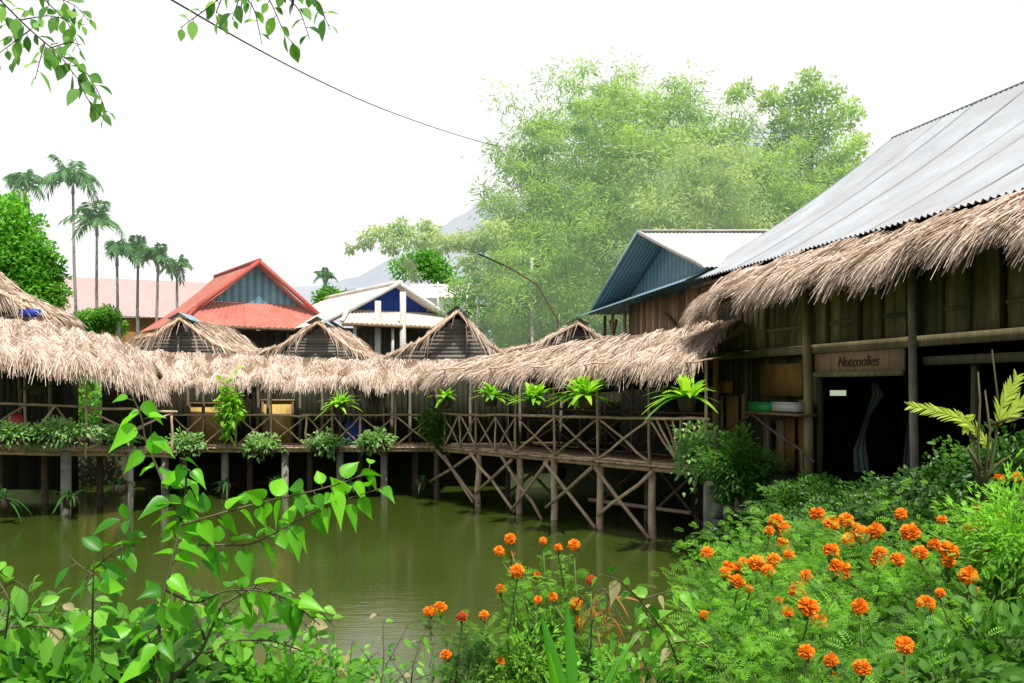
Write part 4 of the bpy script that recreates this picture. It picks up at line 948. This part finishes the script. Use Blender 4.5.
for i, (px, py, Y, rx, rz, lab) in enumerate(mids):
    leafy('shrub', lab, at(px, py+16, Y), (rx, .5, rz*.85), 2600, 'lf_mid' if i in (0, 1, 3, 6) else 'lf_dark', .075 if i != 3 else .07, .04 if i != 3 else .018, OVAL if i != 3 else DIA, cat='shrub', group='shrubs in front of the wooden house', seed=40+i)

# ------------------------------------------------------------------ marigolds
def flower_mesh(seed, n=110):
    g = np.random.default_rng(seed); mb = MB()
    k = np.arange(n)+.5; ph = np.arccos(1-1.25*k/n); th = math.pi*(1+5**.5)*k
    nrm = np.stack([np.cos(th)*np.sin(ph), np.sin(th)*np.sin(ph), np.cos(ph)], 1)
    tang = np.stack([np.cos(th)*np.cos(ph), np.sin(th)*np.cos(ph), -np.sin(ph)], 1)
    P = nrm*.2*g.uniform(.7, 1.2, n)[:, None]; D = nrm+tang*g.uniform(.1, .7, n)[:, None]
    T = ([(0, .12, 0), (0, -.12, 0), (.6, -.45, .12), (1, -.3, .0), (1.04, .0, .15), (1, .3, .0), (.6, .45, -.1)], [(0, 1, 2, 6), (2, 3, 5, 6)], [(3, 4, 5)])
    mb.inst(T, P, D, tang+g.normal(0, .35, (n, 3)), g.uniform(.24, .36, n), g.uniform(.17, .26, n), np.clip(.25+.5*nrm[:, 2]+g.normal(0, .25, n), 0, 1))
    return mb.mesh('flower', np.zeros(3))
FM = [flower_mesh(s) for s in (1, 2, 3, 4)]
for f_ in FM: f_.materials.append(M['petal'])
FR = flower_mesh(9, 70); FR.materials.append(M['petal_red'])
def calyx_mesh():
    mb = MB(); mb.tube([(0, 0, -.75), (0, 0, -.5), (0, 0, -.1), (0, 0, .08)], [.07, .16, .2, .24], 8); m = mb.mesh('calyx', np.zeros(3)); m.materials.append(M['stem']); return m
CM = calyx_mesh()
FL = [(817, 514, 16), (831, 524, 14), (846, 520, 13), (776, 521, 13), (781, 528, 14), (769, 531, 10), (782, 544, 12), (707, 553, 12), (728, 567, 14), (739, 569, 12), (757, 564, 16), (768, 571, 12), (774, 560, 14), (789, 555, 10), (806, 576, 13), (737, 582, 14), (749, 589, 9), (831, 551, 15), (839, 570, 20), (798, 591, 18), (808, 607, 18), (819, 622, 17), (860, 607, 16), (806, 652, 14), (831, 661, 15), (862, 668, 17), (904, 645, 17), (901, 680, 14), (926, 604, 16), (968, 576, 19), (853, 530, 17), (864, 535, 18), (876, 531, 18), (849, 540, 14), (880, 553, 14), (877, 561, 13), (897, 560, 14), (910, 533, 18), (901, 514, 12), (920, 553, 14), (935, 545, 13), (948, 551, 17), (942, 520, 10), (970, 531, 14), (978, 530, 10), (987, 554, 11), (999, 479, 11), (1017, 477, 9), (940, 593, 10), (834, 676, 9), (778, 600, 9), (704, 615, 9), (788, 612, 12), (1003, 517, 8), (978, 508, 8), (725, 573, 11), (743, 562, 10), (975, 590, 9), (948, 562, 12)]
FLM = [(510, 539, 11), (499, 551, 11), (511, 555, 9), (543, 541, 8), (558, 548, 9), (574, 545, 12), (517, 571, 13), (501, 589, 11), (440, 608, 14), (429, 612, 11), (462, 617, 10), (484, 615, 10), (446, 655, 12), (500, 662, 9), (537, 575, 8), (538, 600, 9), (553, 597, 9), (577, 621, 11), (593, 614, 9), (591, 580, 9), (576, 604, 12)]
REDS = {(511, 555), (591, 580), (462, 617), (978, 508)}
def FY(px, py):
    h = math.sin(px*12.9+py*7.1)*.18
    return (4.3 if px < 650 else max(2.85, min(5.0, 5.0-(py-515)*.0155)))+h
plants = [('marigold_plant', 'marigold plant at the left edge of the right-hand bed, flowers low over the water', (745, 5.0)), ('marigold_plant', 'tall marigold plant at the upper left of the bed beside the retaining wall', (795, 5.4)),
          ('marigold_plant', 'marigold plant with the densest cluster of orange heads at the middle of the bed', (862, 4.6)), ('marigold_plant', 'marigold plant in the lower middle with a diagonal row of heads', (815, 3.7)),
          ('marigold_plant', 'marigold plant with a few heads low in the bed under the dense cluster', (888, 3.1)), ('marigold_plant', 'lowest marigold plant with two heads at the bottom edge of the bed', (835, 3.0)), ('marigold_plant', 'marigold plant with large heads right of the centre of the bed', (945, 4.3)), ('marigold_plant', 'tallest marigold plant with small heads at the right edge', (1003, 4.9)),
          ('marigold_plant', 'slender marigold plant standing alone against the water', (525, 4.6)), ('marigold_plant', 'low marigold plant with paired heads left of the lone slender one', (455, 4.2)), ('marigold_plant', 'marigold plant behind the drooping dry stalk', (580, 4.5))]
pobj = []; pfl = [[] for _ in plants]
for (px, py, s) in FL+FLM:
    best = min(range(len(plants)), key=lambda i: (abs(plants[i][2][0]-px)+60*abs(FY(px, py)-.0-plants[i][2][1])+(1000 if (i >= 8) != (px < 650) else 0)))
    pfl[best].append((px, py, s))
for i, (nm, lab, (pxc, Yc)) in enumerate(plants):
    b = at(pxc, 500, Yc); b[2] = 1.2; t = thing(nm, lab, 'marigold plant', b, 'marigold plants on the bank'); st = MB(); P = []; D = []
    fls = pfl[i]; hs = []
    for j, (px, py, s) in enumerate(fls):
        Y = FY(px, py); q = at(px, py, Y); hs.append(q); sc = s/F*Y*random.uniform(.95, 1.18)
        fo = bpy.data.objects.new('flower', FR if (px, py) in REDS else FM[(i+j) % 4]); C.objects.link(fo); fo.parent = t
        fo.location = q-b; tl = (random.gauss(-.25, .25)-.25, random.gauss(0, .35)); fo.rotation_euler = (abs(tl[0])+.25, tl[1], random.uniform(0, 6)); fo.scale = [sc]*3
        fo.rotation_mode = 'XYZ'; fo.rotation_euler = (random.uniform(.1, .8), tl[1], 0)
        co = bpy.data.objects.new('calyx', CM); C.objects.link(co); co.parent = fo
        base = b+np.array([random.gauss(0, .12), random.gauss(0, .12), 0])
        mid = base*.35+q*.65+np.array([random.gauss(0, .05), random.gauss(0, .05), .0])
        st.tube([base, mid, q-[0, 0, sc*.6]], [.008, .006, .004], 5)
        # leaves along this stem
        n = 64 if i < 8 else 40; ss = rng.uniform(.18, .97, n); ctr = np.where(ss[:, None] < .65, base+(mid-base)*(ss/.65)[:, None], mid+(q-mid)*((ss-.65)/.35)[:, None])
        wd = (.13 if i < 8 else .05); P.append(ctr+rng.normal(0, 1, (n, 3))*wd*(1.1-ss)[:, None]); dd = rng.normal(0, 1, (n, 3)); dd[:, 2] = .55+rng.random(n)*.7; D.append(dd)
    # side shoots without flowers filling the mass
    top = np.mean([h[2] for h in hs]) if hs else 2.2
    if i < 8 and hs: b = b.copy(); b[1] = np.mean([h[1] for h in hs])+.25
    extra = 44 if i < 8 else 8
    for j in range(extra):
        wdt = .32 if i < 8 else .09
        e = np.array([b[0]+random.gauss(0, wdt), b[1]+random.gauss(0, .3 if i < 8 else .12), random.uniform(1.45, top-.03)])
        if i < 8 and e[0]*F/e[1]+HX < 700: e[0] = (random.uniform(700, 760)-HX)/F*e[1]
        st.tube([b, (b+e)/2+rng.normal(0, .04, 3), e], [.006, .005, .003], 4)
        n = 38; P.append(e+rng.normal(0, 1, (n, 3))*([.09, .09, .07] if i < 8 else [.04, .04, .05])); dd = rng.normal(0, 1, (n, 3)); dd[:, 2] = .5+rng.random(n)*.8; D.append(dd)
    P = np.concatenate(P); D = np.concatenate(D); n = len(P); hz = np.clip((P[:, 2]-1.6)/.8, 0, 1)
    MB().inst(PINN, P, D, unit(n)*.5+np.array([0, -.5, .7]), rng.uniform(.04, .095, n), rng.uniform(.03, .065, n), np.clip(-.05+.5*hz+.3*np.sin(P[:, 0]*11)*np.sin(P[:, 1]*9+P[:, 2]*12)+.5*rng.random(n), 0, 1), .3).build('foliage', 'lf_mari', t)  # shade painted into the leaf tone: darker low in the plant
    st.build('stems', 'stem', t, True)

# buds on slender plant are part of the stems; broad leafed undergrowth in front of the bed
def near_shrub(label, c, r3, n, mat, L, W, seed, T=OVAL, name='undergrowth_shrub'):
    return leafy(name, label, c, r3, n, mat, L, W, T, cat='shrub', seed=seed, group='shrubs along the near bank')
near_shrub('dark broad-leaved shrub filling the bottom right corner', at(1000, 672, 3.3), (.3, .3, .22), 900, 'lf_mid', .08, .035, 71)
near_shrub('dark narrow-leaved shrub at the lower right below the large heads', at(925, 712, 3.3), (.35, .3, .2), 700, 'lf_mid', .08, .03, 72)
near_shrub('dense bright feathery shrub at the right edge beneath the palm sapling', at(1010, 550, 4.4), (.26, .3, .34), 2600, 'lf_mari', .06, .016, 73, DIA)
near_shrub('mid green broad-leaved shrub between the lowest marigold heads and the corner', at(945, 690, 2.9), (.24, .2, .13), 500, 'lf_mid', .07, .03, 83)
near_shrub('shrub in the lower left corner with dark overlapping leaves', at(25, 675, 3.6), (.45, .35, .24), 900, 'lf_mid', .09, .045, 74)
near_shrub('dark leafy shrub at the bottom between the blade and the heart-leaved sapling', at(110, 700, 3.2), (.35, .3, .18), 480, 'lf_dark', .12, .06, 75)
near_shrub('bright low shrub along the bottom at the foot of the heart-leaved sapling', at(240, 668, 4.2), (.46, .3, .15), 1300, 'lf_weed', .05, .026, 76)
near_shrub('shaded shrub under the heart-leaved sapling', at(165, 668, 3.6), (.36, .3, .22), 420, 'lf_weed', .11, .06, 77)
near_shrub('low bright weeds at the bottom centre left', at(325, 676, 4.6), (.3, .3, .08), 500, 'lf_vine', .05, .026, 78)
near_shrub('feathery weeds at the foot of the slender marigold', at(525, 668, 4.3), (.28, .3, .22), 1700, 'lf_mari', .045, .014, 79, DIA)
near_shrub('loose weeds between the slender marigold and the bed', at(640, 690, 4.1), (.3, .3, .2), 900, 'lf_vine', .055, .026, 80)
near_shrub('dark weeds in the shadow below the left edge of the marigold bed', at(735, 668, 4.0), (.28, .3, .24), 1800, 'lf_mari', .05, .014, 81, DIA)

# ------------------------------------------------------------------ foreground saplings and vines traced as branches
def vine(name, label, branches, Y, L, W, mat, T=HEART, step=26, stemmat='stem_red', r0=.008, cat='sapling', group=None, seed=0, droop=.35, dens=1, petiole=.3, drop=.6, facing=-.5):
    g = np.random.default_rng(seed); b = at(*branches[0][0][:2], Y); bz = b.copy(); bz[2] = min(b[2], 1.25) if 'branch' not in name else b[2]
    t = thing(name, label, cat, bz, group); st = MB(); P = []; D = []; N = []; S = []
    for br in branches:
        dY = np.cumsum(g.normal(0, .05, len(br))) ; pts = np.array([at(p[0], p[1], Y+(p[2] if len(p) > 2 else 0)+dY[i]) for i, p in enumerate(br)])
        n = max(6, len(pts)*4); s = np.linspace(0, len(pts)-1, n); q = np.array([np.interp(s, range(len(pts)), pts[:, k]) for k in range(3)]).T
        q[1:-1] = (q[:-2]+2*q[1:-1]+q[2:])/4
        st.tube(q, np.linspace(r0 if br is branches[0] else r0*.6, r0*.25, n), 6)
        seg = np.linalg.norm(np.diff(q, axis=0), axis=1); cum = np.concatenate([[0], np.cumsum(seg)]); stepm = step/F*Y
        k = 0; d_ = stepm*.6 if br is not branches[0] else cum[-1]*.3
        while d_ <= cum[-1]+1e-4:
            for rep in range(dens):
                p = np.array([np.interp(d_, cum, q[:, a]) for a in range(3)]); i = min(len(q)-2, np.searchsorted(cum, d_)-0 if d_ < cum[-1] else len(q)-2); i = max(0, i)
                tan = q[min(i+1, len(q)-1)]-q[max(i-1, 0)]; tan /= np.linalg.norm(tan)+1e-9
                sg = 1 if (k+rep) % 2 else -1
                side = np.cross(tan, [0, -1, .3]); side /= np.linalg.norm(side)+1e-9
                dr = side*sg*.9+tan*.45+g.normal(0, .42, 3); dr[2] -= drop*g.random()
                dr /= np.linalg.norm(dr)
                pe = p+dr*L*petiole*g.uniform(.5, 1.2); st.tube([p, pe], [.0022, .0016], 4)
                P.append(pe); dd = dr+np.array([0, 0, -drop*g.uniform(0, 1.4)]); D.append(dd); N.append(np.array([g.normal(0, .5), facing+g.normal(0, .5), .7]))
                S.append(g.uniform(.6, 1.15)*(1 if d_ < cum[-1]*.9 else .7))
                k += 1
            d_ += stepm*g.uniform(.6, 1.4)
    P = np.array(P); D = np.array(D); N = np.array(N); S = np.array(S); n = len(P)
    MB().inst(T, P, D, N, L*S, W*S, np.clip(g.normal(.5, .4, n), 0, 1), droop*g.uniform(.3, 1.2, n)).build('leaves', mat, t, True)
    st.build('stem', stemmat, t, True)
    return t
vine('heart_leaved_sapling', 'tall sapling with bright heart-shaped leaves reaching right over the water',
     [[(150, 720), (158, 660), (160, 610), (172, 560), (182, 520)], [(182, 520), (170, 500), (158, 470), (145, 440), (142, 418), (132, 395)], [(180, 525), (186, 490), (186, 462), (180, 458)],
      [(182, 525), (215, 515), (262, 502), (310, 492), (345, 482), (372, 470)], [(175, 545), (215, 545), (250, 545), (285, 528), (320, 508), (350, 498), (382, 488)], [(165, 590), (195, 605), (225, 590), (260, 590), (290, 600), (320, 625)]],
     2.7, .078, .056, 'lf_heart', step=9, seed=5, r0=.007, dens=1)
vine('heart_leaved_sapling', 'small sapling with a tuft of pointed leaves left of the tall one', [[(95, 720), (92, 640), (93, 590), (94, 560)], [(93, 575), (75, 562), (70, 555)], [(93, 570), (118, 548), (138, 545)], [(120, 550), (130, 530), (128, 520)]], 2.8, .085, .045, 'lf_heart', T=OVAL, step=11, seed=8, r0=.005)
vine('heart_leaved_sapling', 'sapling branch with sparse leaves entering at the left edge', [[(-20, 720), (5, 640), (10, 600), (-5, 575)], [(5, 620), (30, 612), (60, 612), (90, 625)], [(0, 590), (15, 580), (30, 590)]], 2.9, .08, .042, 'lf_vine', T=OVAL, step=14, seed=9, r0=.005)
vine('heart_leaved_sapling', 'low spreading sapling with small leaves and a dark forked stem', [[(155, 740), (170, 680), (200, 655), (215, 620), (225, 600)], [(195, 660), (230, 640), (270, 640), (300, 650)], [(205, 640), (195, 610), (190, 590)], [(222, 605), (255, 585), (290, 605), (318, 640)], [(160, 690), (150, 640), (140, 620)]], 3.0, .06, .04, 'lf_vine', step=11, seed=10, r0=.009, T=OVAL)
vine('vine', 'slim upright weed at the bottom centre with small leaves', [[(378, 710), (384, 660), (383, 625), (380, 612)], [(384, 670), (400, 640), (410, 622)], [(382, 680), (362, 650), (352, 640)], [(384, 690), (410, 670), (425, 640)], [(380, 700), (345, 680), (335, 668)]], 4.0, .05, .032, 'lf_vine', step=10, seed=12, r0=.004, T=OVAL)
vine('vine', 'second slim weed beside the low marigold with small leaves', [[(410, 710), (412, 670), (420, 640), (430, 625)], [(412, 690), (395, 665), (388, 655)], [(415, 680), (440, 670), (452, 680)]], 4.1, .05, .03, 'lf_vine', step=10, seed=13, r0=.004, T=OVAL)
vine('vine', 'bright leafy vine trailing over the water left of the marigold bed', [[(690, 700), (670, 640), (640, 600), (620, 580), (600, 574)], [(640, 600), (665, 592), (690, 590), (700, 596)], [(660, 625), (630, 632), (612, 640)], [(668, 645), (690, 640), (705, 650)], [(675, 665), (650, 668), (620, 672)], [(640, 602), (650, 620), (640, 645), (630, 660)], [(672, 655), (690, 670), (700, 690)]], 3.9, .07, .05, 'lf_vine', step=11, seed=14, r0=.006)
vine('vine', 'thin vine with pale leaves at the bottom right of the centre', [[(655, 720), (640, 690), (600, 680), (570, 665)], [(640, 690), (660, 670), (680, 665)]], 3.6, .06, .04, 'lf_vine', step=12, seed=15, r0=.004)
vine('dry_stalk', 'drooping dry brown stalk hanging beside the vine over the water', [[(655, 690), (640, 650), (618, 612), (604, 588)], [(604, 588), (590, 592), (572, 600)], [(604, 588), (598, 605), (592, 625)], [(606, 590), (608, 612), (604, 625)], [(604, 588), (612, 600), (616, 622)]], 4.0, .10, .012, 'lf_dry', T=STRAP, step=9, seed=16, r0=.005, cat='dry plant', drop=1.5, droop=.5)
vine('vine', 'leafy vine creeping right from the sapling low over the water', [[(200, 700), (215, 640), (240, 600), (270, 590), (300, 600)], [(240, 602), (280, 592), (305, 612), (325, 635)], [(215, 640), (250, 640), (285, 650), (320, 660)], [(300, 602), (318, 608), (335, 628)]], 3.4, .05, .034, 'lf_vine', step=8, seed=45, r0=.005, T=OVAL)
vine('vine', 'bright seedlings with small leaves at the bottom, right of the low weeds', [[(340, 720), (350, 670), (352, 640)], [(345, 690), (330, 660), (322, 645)], [(350, 680), (368, 660), (378, 652)]], 3.9, .055, .038, 'lf_vine', step=8, seed=46, r0=.004, T=OVAL)
near_shrub('bright leafy weeds along the bottom edge left of the tall sapling', at(60, 676, 2.9), (.3, .25, .10), 420, 'lf_weed', .07, .036, 91)
near_shrub('loose bright foliage in the lower left corner above the weeds', at(-10, 640, 3.2), (.2, .25, .16), 170, 'lf_weed', .075, .038, 92)
near_shrub('pale green weeds at the bottom right of the tall sapling', at(285, 690, 3.4), (.34, .25, .12), 700, 'lf_weed', .05, .026, 93)
vine('vine', 'arching stem with bright leaves crossing the lower left over the dark shrubs', [[(-30, 640), (20, 625), (60, 628), (95, 645), (110, 670)], [(20, 625), (35, 600), (30, 585)], [(60, 628), (80, 610), (100, 600)]], 2.9, .075, .045, 'lf_vine', step=11, seed=47, r0=.004, T=OVAL)
# blades
def blades(label, specs, Y, mat):
    b = at(specs[0][0], 700, Y); b[2] = 1.2; t = thing('blade_plant', label, 'plant', b)
    for (x0, y0, x1, y1, w) in specs:
        p = at(x0, y0, Y); q = at(x1, y1, Y-random.uniform(-.15, .15)); n = 9; s = np.linspace(0, 1, n)[:, None]
        m_ = (p+q)/2+np.array([0, 0, .03]); pts = p*(1-s)**2+2*m_*s*(1-s)+q*s**2
        ww = w/F*Y; V = []; 
        for i in range(n):
            h = ww*.5*math.sin(math.pi*(.25+.75*i/(n-1)))**.8 if i < n-1 else .0005
            V += [pts[i]+[-h, .01, 0], pts[i]+[0, .0, 0], pts[i]+[h, .01, 0]]
        Q = []
        for i in range(n-1): Q += [(3*i, 3*i+1, 3*i+4, 3*i+3), (3*i+1, 3*i+2, 3*i+5, 3*i+4)]
        MB().add(V, Q, rnd=random.random()).build('blade', mat, t, True)
blades('plant with a few long upright green blades at the bottom centre', [(568, 720, 541, 615, 14), (575, 720, 567, 600, 12), (590, 720, 640, 630, 9), (560, 720, 548, 650, 9), (600, 710, 625, 650, 6)], 3.3, 'lf_heart')
blades('plant with two long dark blades in the lower left', [(92, 720, 118, 568, 15), (100, 740, 108, 640, 22), (125, 730, 150, 655, 12)], 3.0, 'lf_dark')
# palm sapling on the right: thin bare stems with feathery yellow-green fronds
b = at(985, 520, 5.2); b[2] = 1.25; t = thing('palm_sapling', 'thin bare-stemmed sapling with yellow-green feathery fronds at the right', 'sapling', b)
st = MB()
for pts in ([(985, 560), (984, 500), (996, 440), (998, 400), (992, 350)], [(984, 520), (978, 450), (980, 400), (978, 372)], [(982, 500), (990, 430), (985, 390)], [(980, 490), (972, 455), (975, 440)], [(990, 425), (1010, 418), (1040, 418)], [(984, 480), (1000, 462), (1012, 455)], [(982, 470), (968, 448), (962, 452)]):
    q = [at(x, y, 5.2+random.uniform(-.05, .05)) for x, y in pts]; st.tube(q, np.linspace(.012, .004, len(q)), 5)
st.build('stem', 'stem_red', t, True)
def frond(pts, Ll, n=26, wd=.028, mat='lf_frond', Y=5.2, sagf=0):
    q = np.array([at(x, y, Y) for x, y in pts]); s = np.linspace(0, len(q)-1, n*1); c = np.array([np.interp(s, range(len(q)), q[:, k]) for k in range(3)]).T
    tan = np.gradient(c, axis=0); tan /= np.linalg.norm(tan, axis=1)[:, None]; mb = MB(); mb.tube(c, np.linspace(.006, .002, n), 4, rnd=.8)
    for sg in (1, -1):
        side = np.cross(tan, [0, -1, .2]); D = side*sg*.55+tan*1.0+rng.normal(0, .07, (n, 3))
        u = np.linspace(0, 1, n); mb.inst(STRAP, c, D, np.array([[0, -.8, .5]]*n)+rng.normal(0, .3, (n, 3)), Ll*(.45+.55*np.sin(math.pi*(.15+.75*u))), wd, rng.uniform(.2, 1, n), .12)
    return mb.build('frond', mat, t, True)
frond([(990, 450), (978, 430), (960, 418), (935, 410), (912, 406)], .085, 26, .014)
frond([(1000, 425), (1000, 410), (1008, 395), (1016, 378)], .10, 16, .015)
frond([(1005, 422), (1018, 405), (1034, 398), (1060, 400)], .11, 18, .015)
frond([(975, 415), (968, 418), (966, 430)], .05, 8, .012)

# ------------------------------------------------------------------ overhanging twigs and cables
vine('overhanging_branch', 'leafy twig hanging into the top left corner', [[(-40, -40), (0, 0), (30, 30), (60, 55), (78, 80), (95, 90)], [(30, 30), (10, 45), (-10, 60)], [(20, 20), (50, 15), (85, 25)], [(60, 55), (85, 70), (100, 95), (108, 118)], [(10, -10), (40, -10), (75, 5), (88, 20)], [(45, 42), (40, 60), (35, 80)], [(-10, -10), (5, 20), (20, 45), (12, 65)], [(50, 48), (70, 42), (82, 45)], [(78, 80), (88, 100), (106, 122)], [(40, -5), (70, 25), (80, 50)]],
     5.0, .085, .062, 'lf_over', T=OVAL, step=6.5, seed=31, r0=.006, stemmat='bark_dark', cat='branch', petiole=.2, drop=.5)
vine('overhanging_branch', 'twig with drooping leaves hanging from the top edge beside the cable', [[(240, -60), (230, -10), (205, 10), (180, 28)], [(235, -20), (255, 10), (262, 45)], [(240, -40), (270, 0), (285, 35), (300, 50)], [(270, -20), (300, 10), (310, 40)], [(290, -30), (320, 5), (330, 30)], [(225, -10), (215, 15), (222, 30)], [(245, -20), (232, 20)]],
     4.6, .078, .056, 'lf_over', T=OVAL, step=9, seed=32, r0=.006, stemmat='bark_dark', cat='branch', petiole=.2, drop=.8)
vine('overhanging_branch', 'dark reddish pointed leaves at the very top edge', [[(270, -50), (262, -18), (240, -10)], [(270, -40), (285, -16), (300, -12)], [(265, -30), (255, -10)]], 4.7, .11, .02, 'lf_overd', T=OVAL, step=16, seed=33, r0=.005, stemmat='bark_dark', cat='branch', drop=1.3)
def cable(label, pts, r_):
    P = np.array([at(*p) for p in pts]); n = 40; s = np.linspace(0, len(P)-1, n); q = np.array([np.interp(s, range(len(P)), P[:, k]) for k in range(3)]).T
    for _ in range(6): q[1:-1] = (q[:-2]+2*q[1:-1]+q[2:])/4
    tag(MB().tube(q, r_, 5).build('power_cable', 'cable', None, True), label, 'cable')
cable('long power cable crossing the white sky down to the bamboo', [(120, -30, 7), (172, 0, 8), (240, 40, 10), (300, 72, 13), (370, 105, 17), (440, 130, 22), (500, 148, 27), (560, 156, 31), (640, 158, 34)], .009)
cable('short cable drooping over the corrugated roof', [(800, 180, 26), (835, 184, 20.5), (860, 196, 18), (885, 200, 15.5)], .008)

# ------------------------------------------------------------------ light, world, camera
sunv = Vector((.16, -.46, 1.0)).normalized(); el = math.asin(sunv.z); az = math.atan2(sunv.x, sunv.y)
sl = bpy.data.lights.new('sun', 'SUN'); sl.energy = 5.0; sl.angle = R(.5); sl.color = (1, .95, .86)
so = bpy.data.objects.new('sun', sl); C.objects.link(so); so.rotation_euler = sunv.to_track_quat('Z', 'Y').to_euler(); so.location = (0, 0, 30)
w = bpy.data.worlds.new('World'); bpy.context.scene.world = w; w.use_nodes = True; t = w.node_tree
bg = t.nodes['Background']; sky = t.nodes.new('ShaderNodeTexSky'); sky.sky_type = 'NISHITA'; sky.sun_disc = False
sky.sun_elevation = el; sky.sun_rotation = az; sky.dust_density = 4; sky.air_density = 1.5
tc = t.nodes.new('ShaderNodeTexCoord'); sp = t.nodes.new('ShaderNodeSeparateXYZ'); t.links.new(tc.outputs['Generated'], sp.inputs[0])
mr = t.nodes.new('ShaderNodeMapRange'); mr.inputs[1].default_value = .42; mr.inputs[2].default_value = .8; mr.inputs[3].default_value = 1; mr.inputs[4].default_value = .25; t.links.new(sp.outputs[2], mr.inputs[0])
my = t.nodes.new('ShaderNodeMapRange'); my.inputs[1].default_value = -.5; my.inputs[2].default_value = .35; my.inputs[3].default_value = .3; my.inputs[4].default_value = 1; t.links.new(sp.outputs[1], my.inputs[0])
f = mathn(t, 'MULTIPLY', mr.outputs[0], my.outputs[0])
col = mixc(t, f, sky.outputs[0], (11.0, 11.0, 11.0))
t.links.new(col, bg.inputs[0]); bg.inputs[1].default_value = .1
cd = bpy.data.cameras.new('camera'); cd.sensor_width = 36; cd.lens = F/1024*36; cd.shift_y = (HY-341.5)/1024; cd.clip_end = 3000; cd.clip_start = .05
co = bpy.data.objects.new('camera', cd); C.objects.link(co); co.location = (0, 0, EYE); co.rotation_euler = (R(90), 0, 0)
s = bpy.context.scene; s.camera = co; s.view_settings.view_transform = 'Standard'; s.view_settings.look = 'None'; s.view_settings.exposure = 0
s.cycles.max_bounces = 6; s.cycles.diffuse_bounces = 2; s.cycles.glossy_bounces = 2; s.cycles.transmission_bounces = 3; s.cycles.transparent_max_bounces = 4
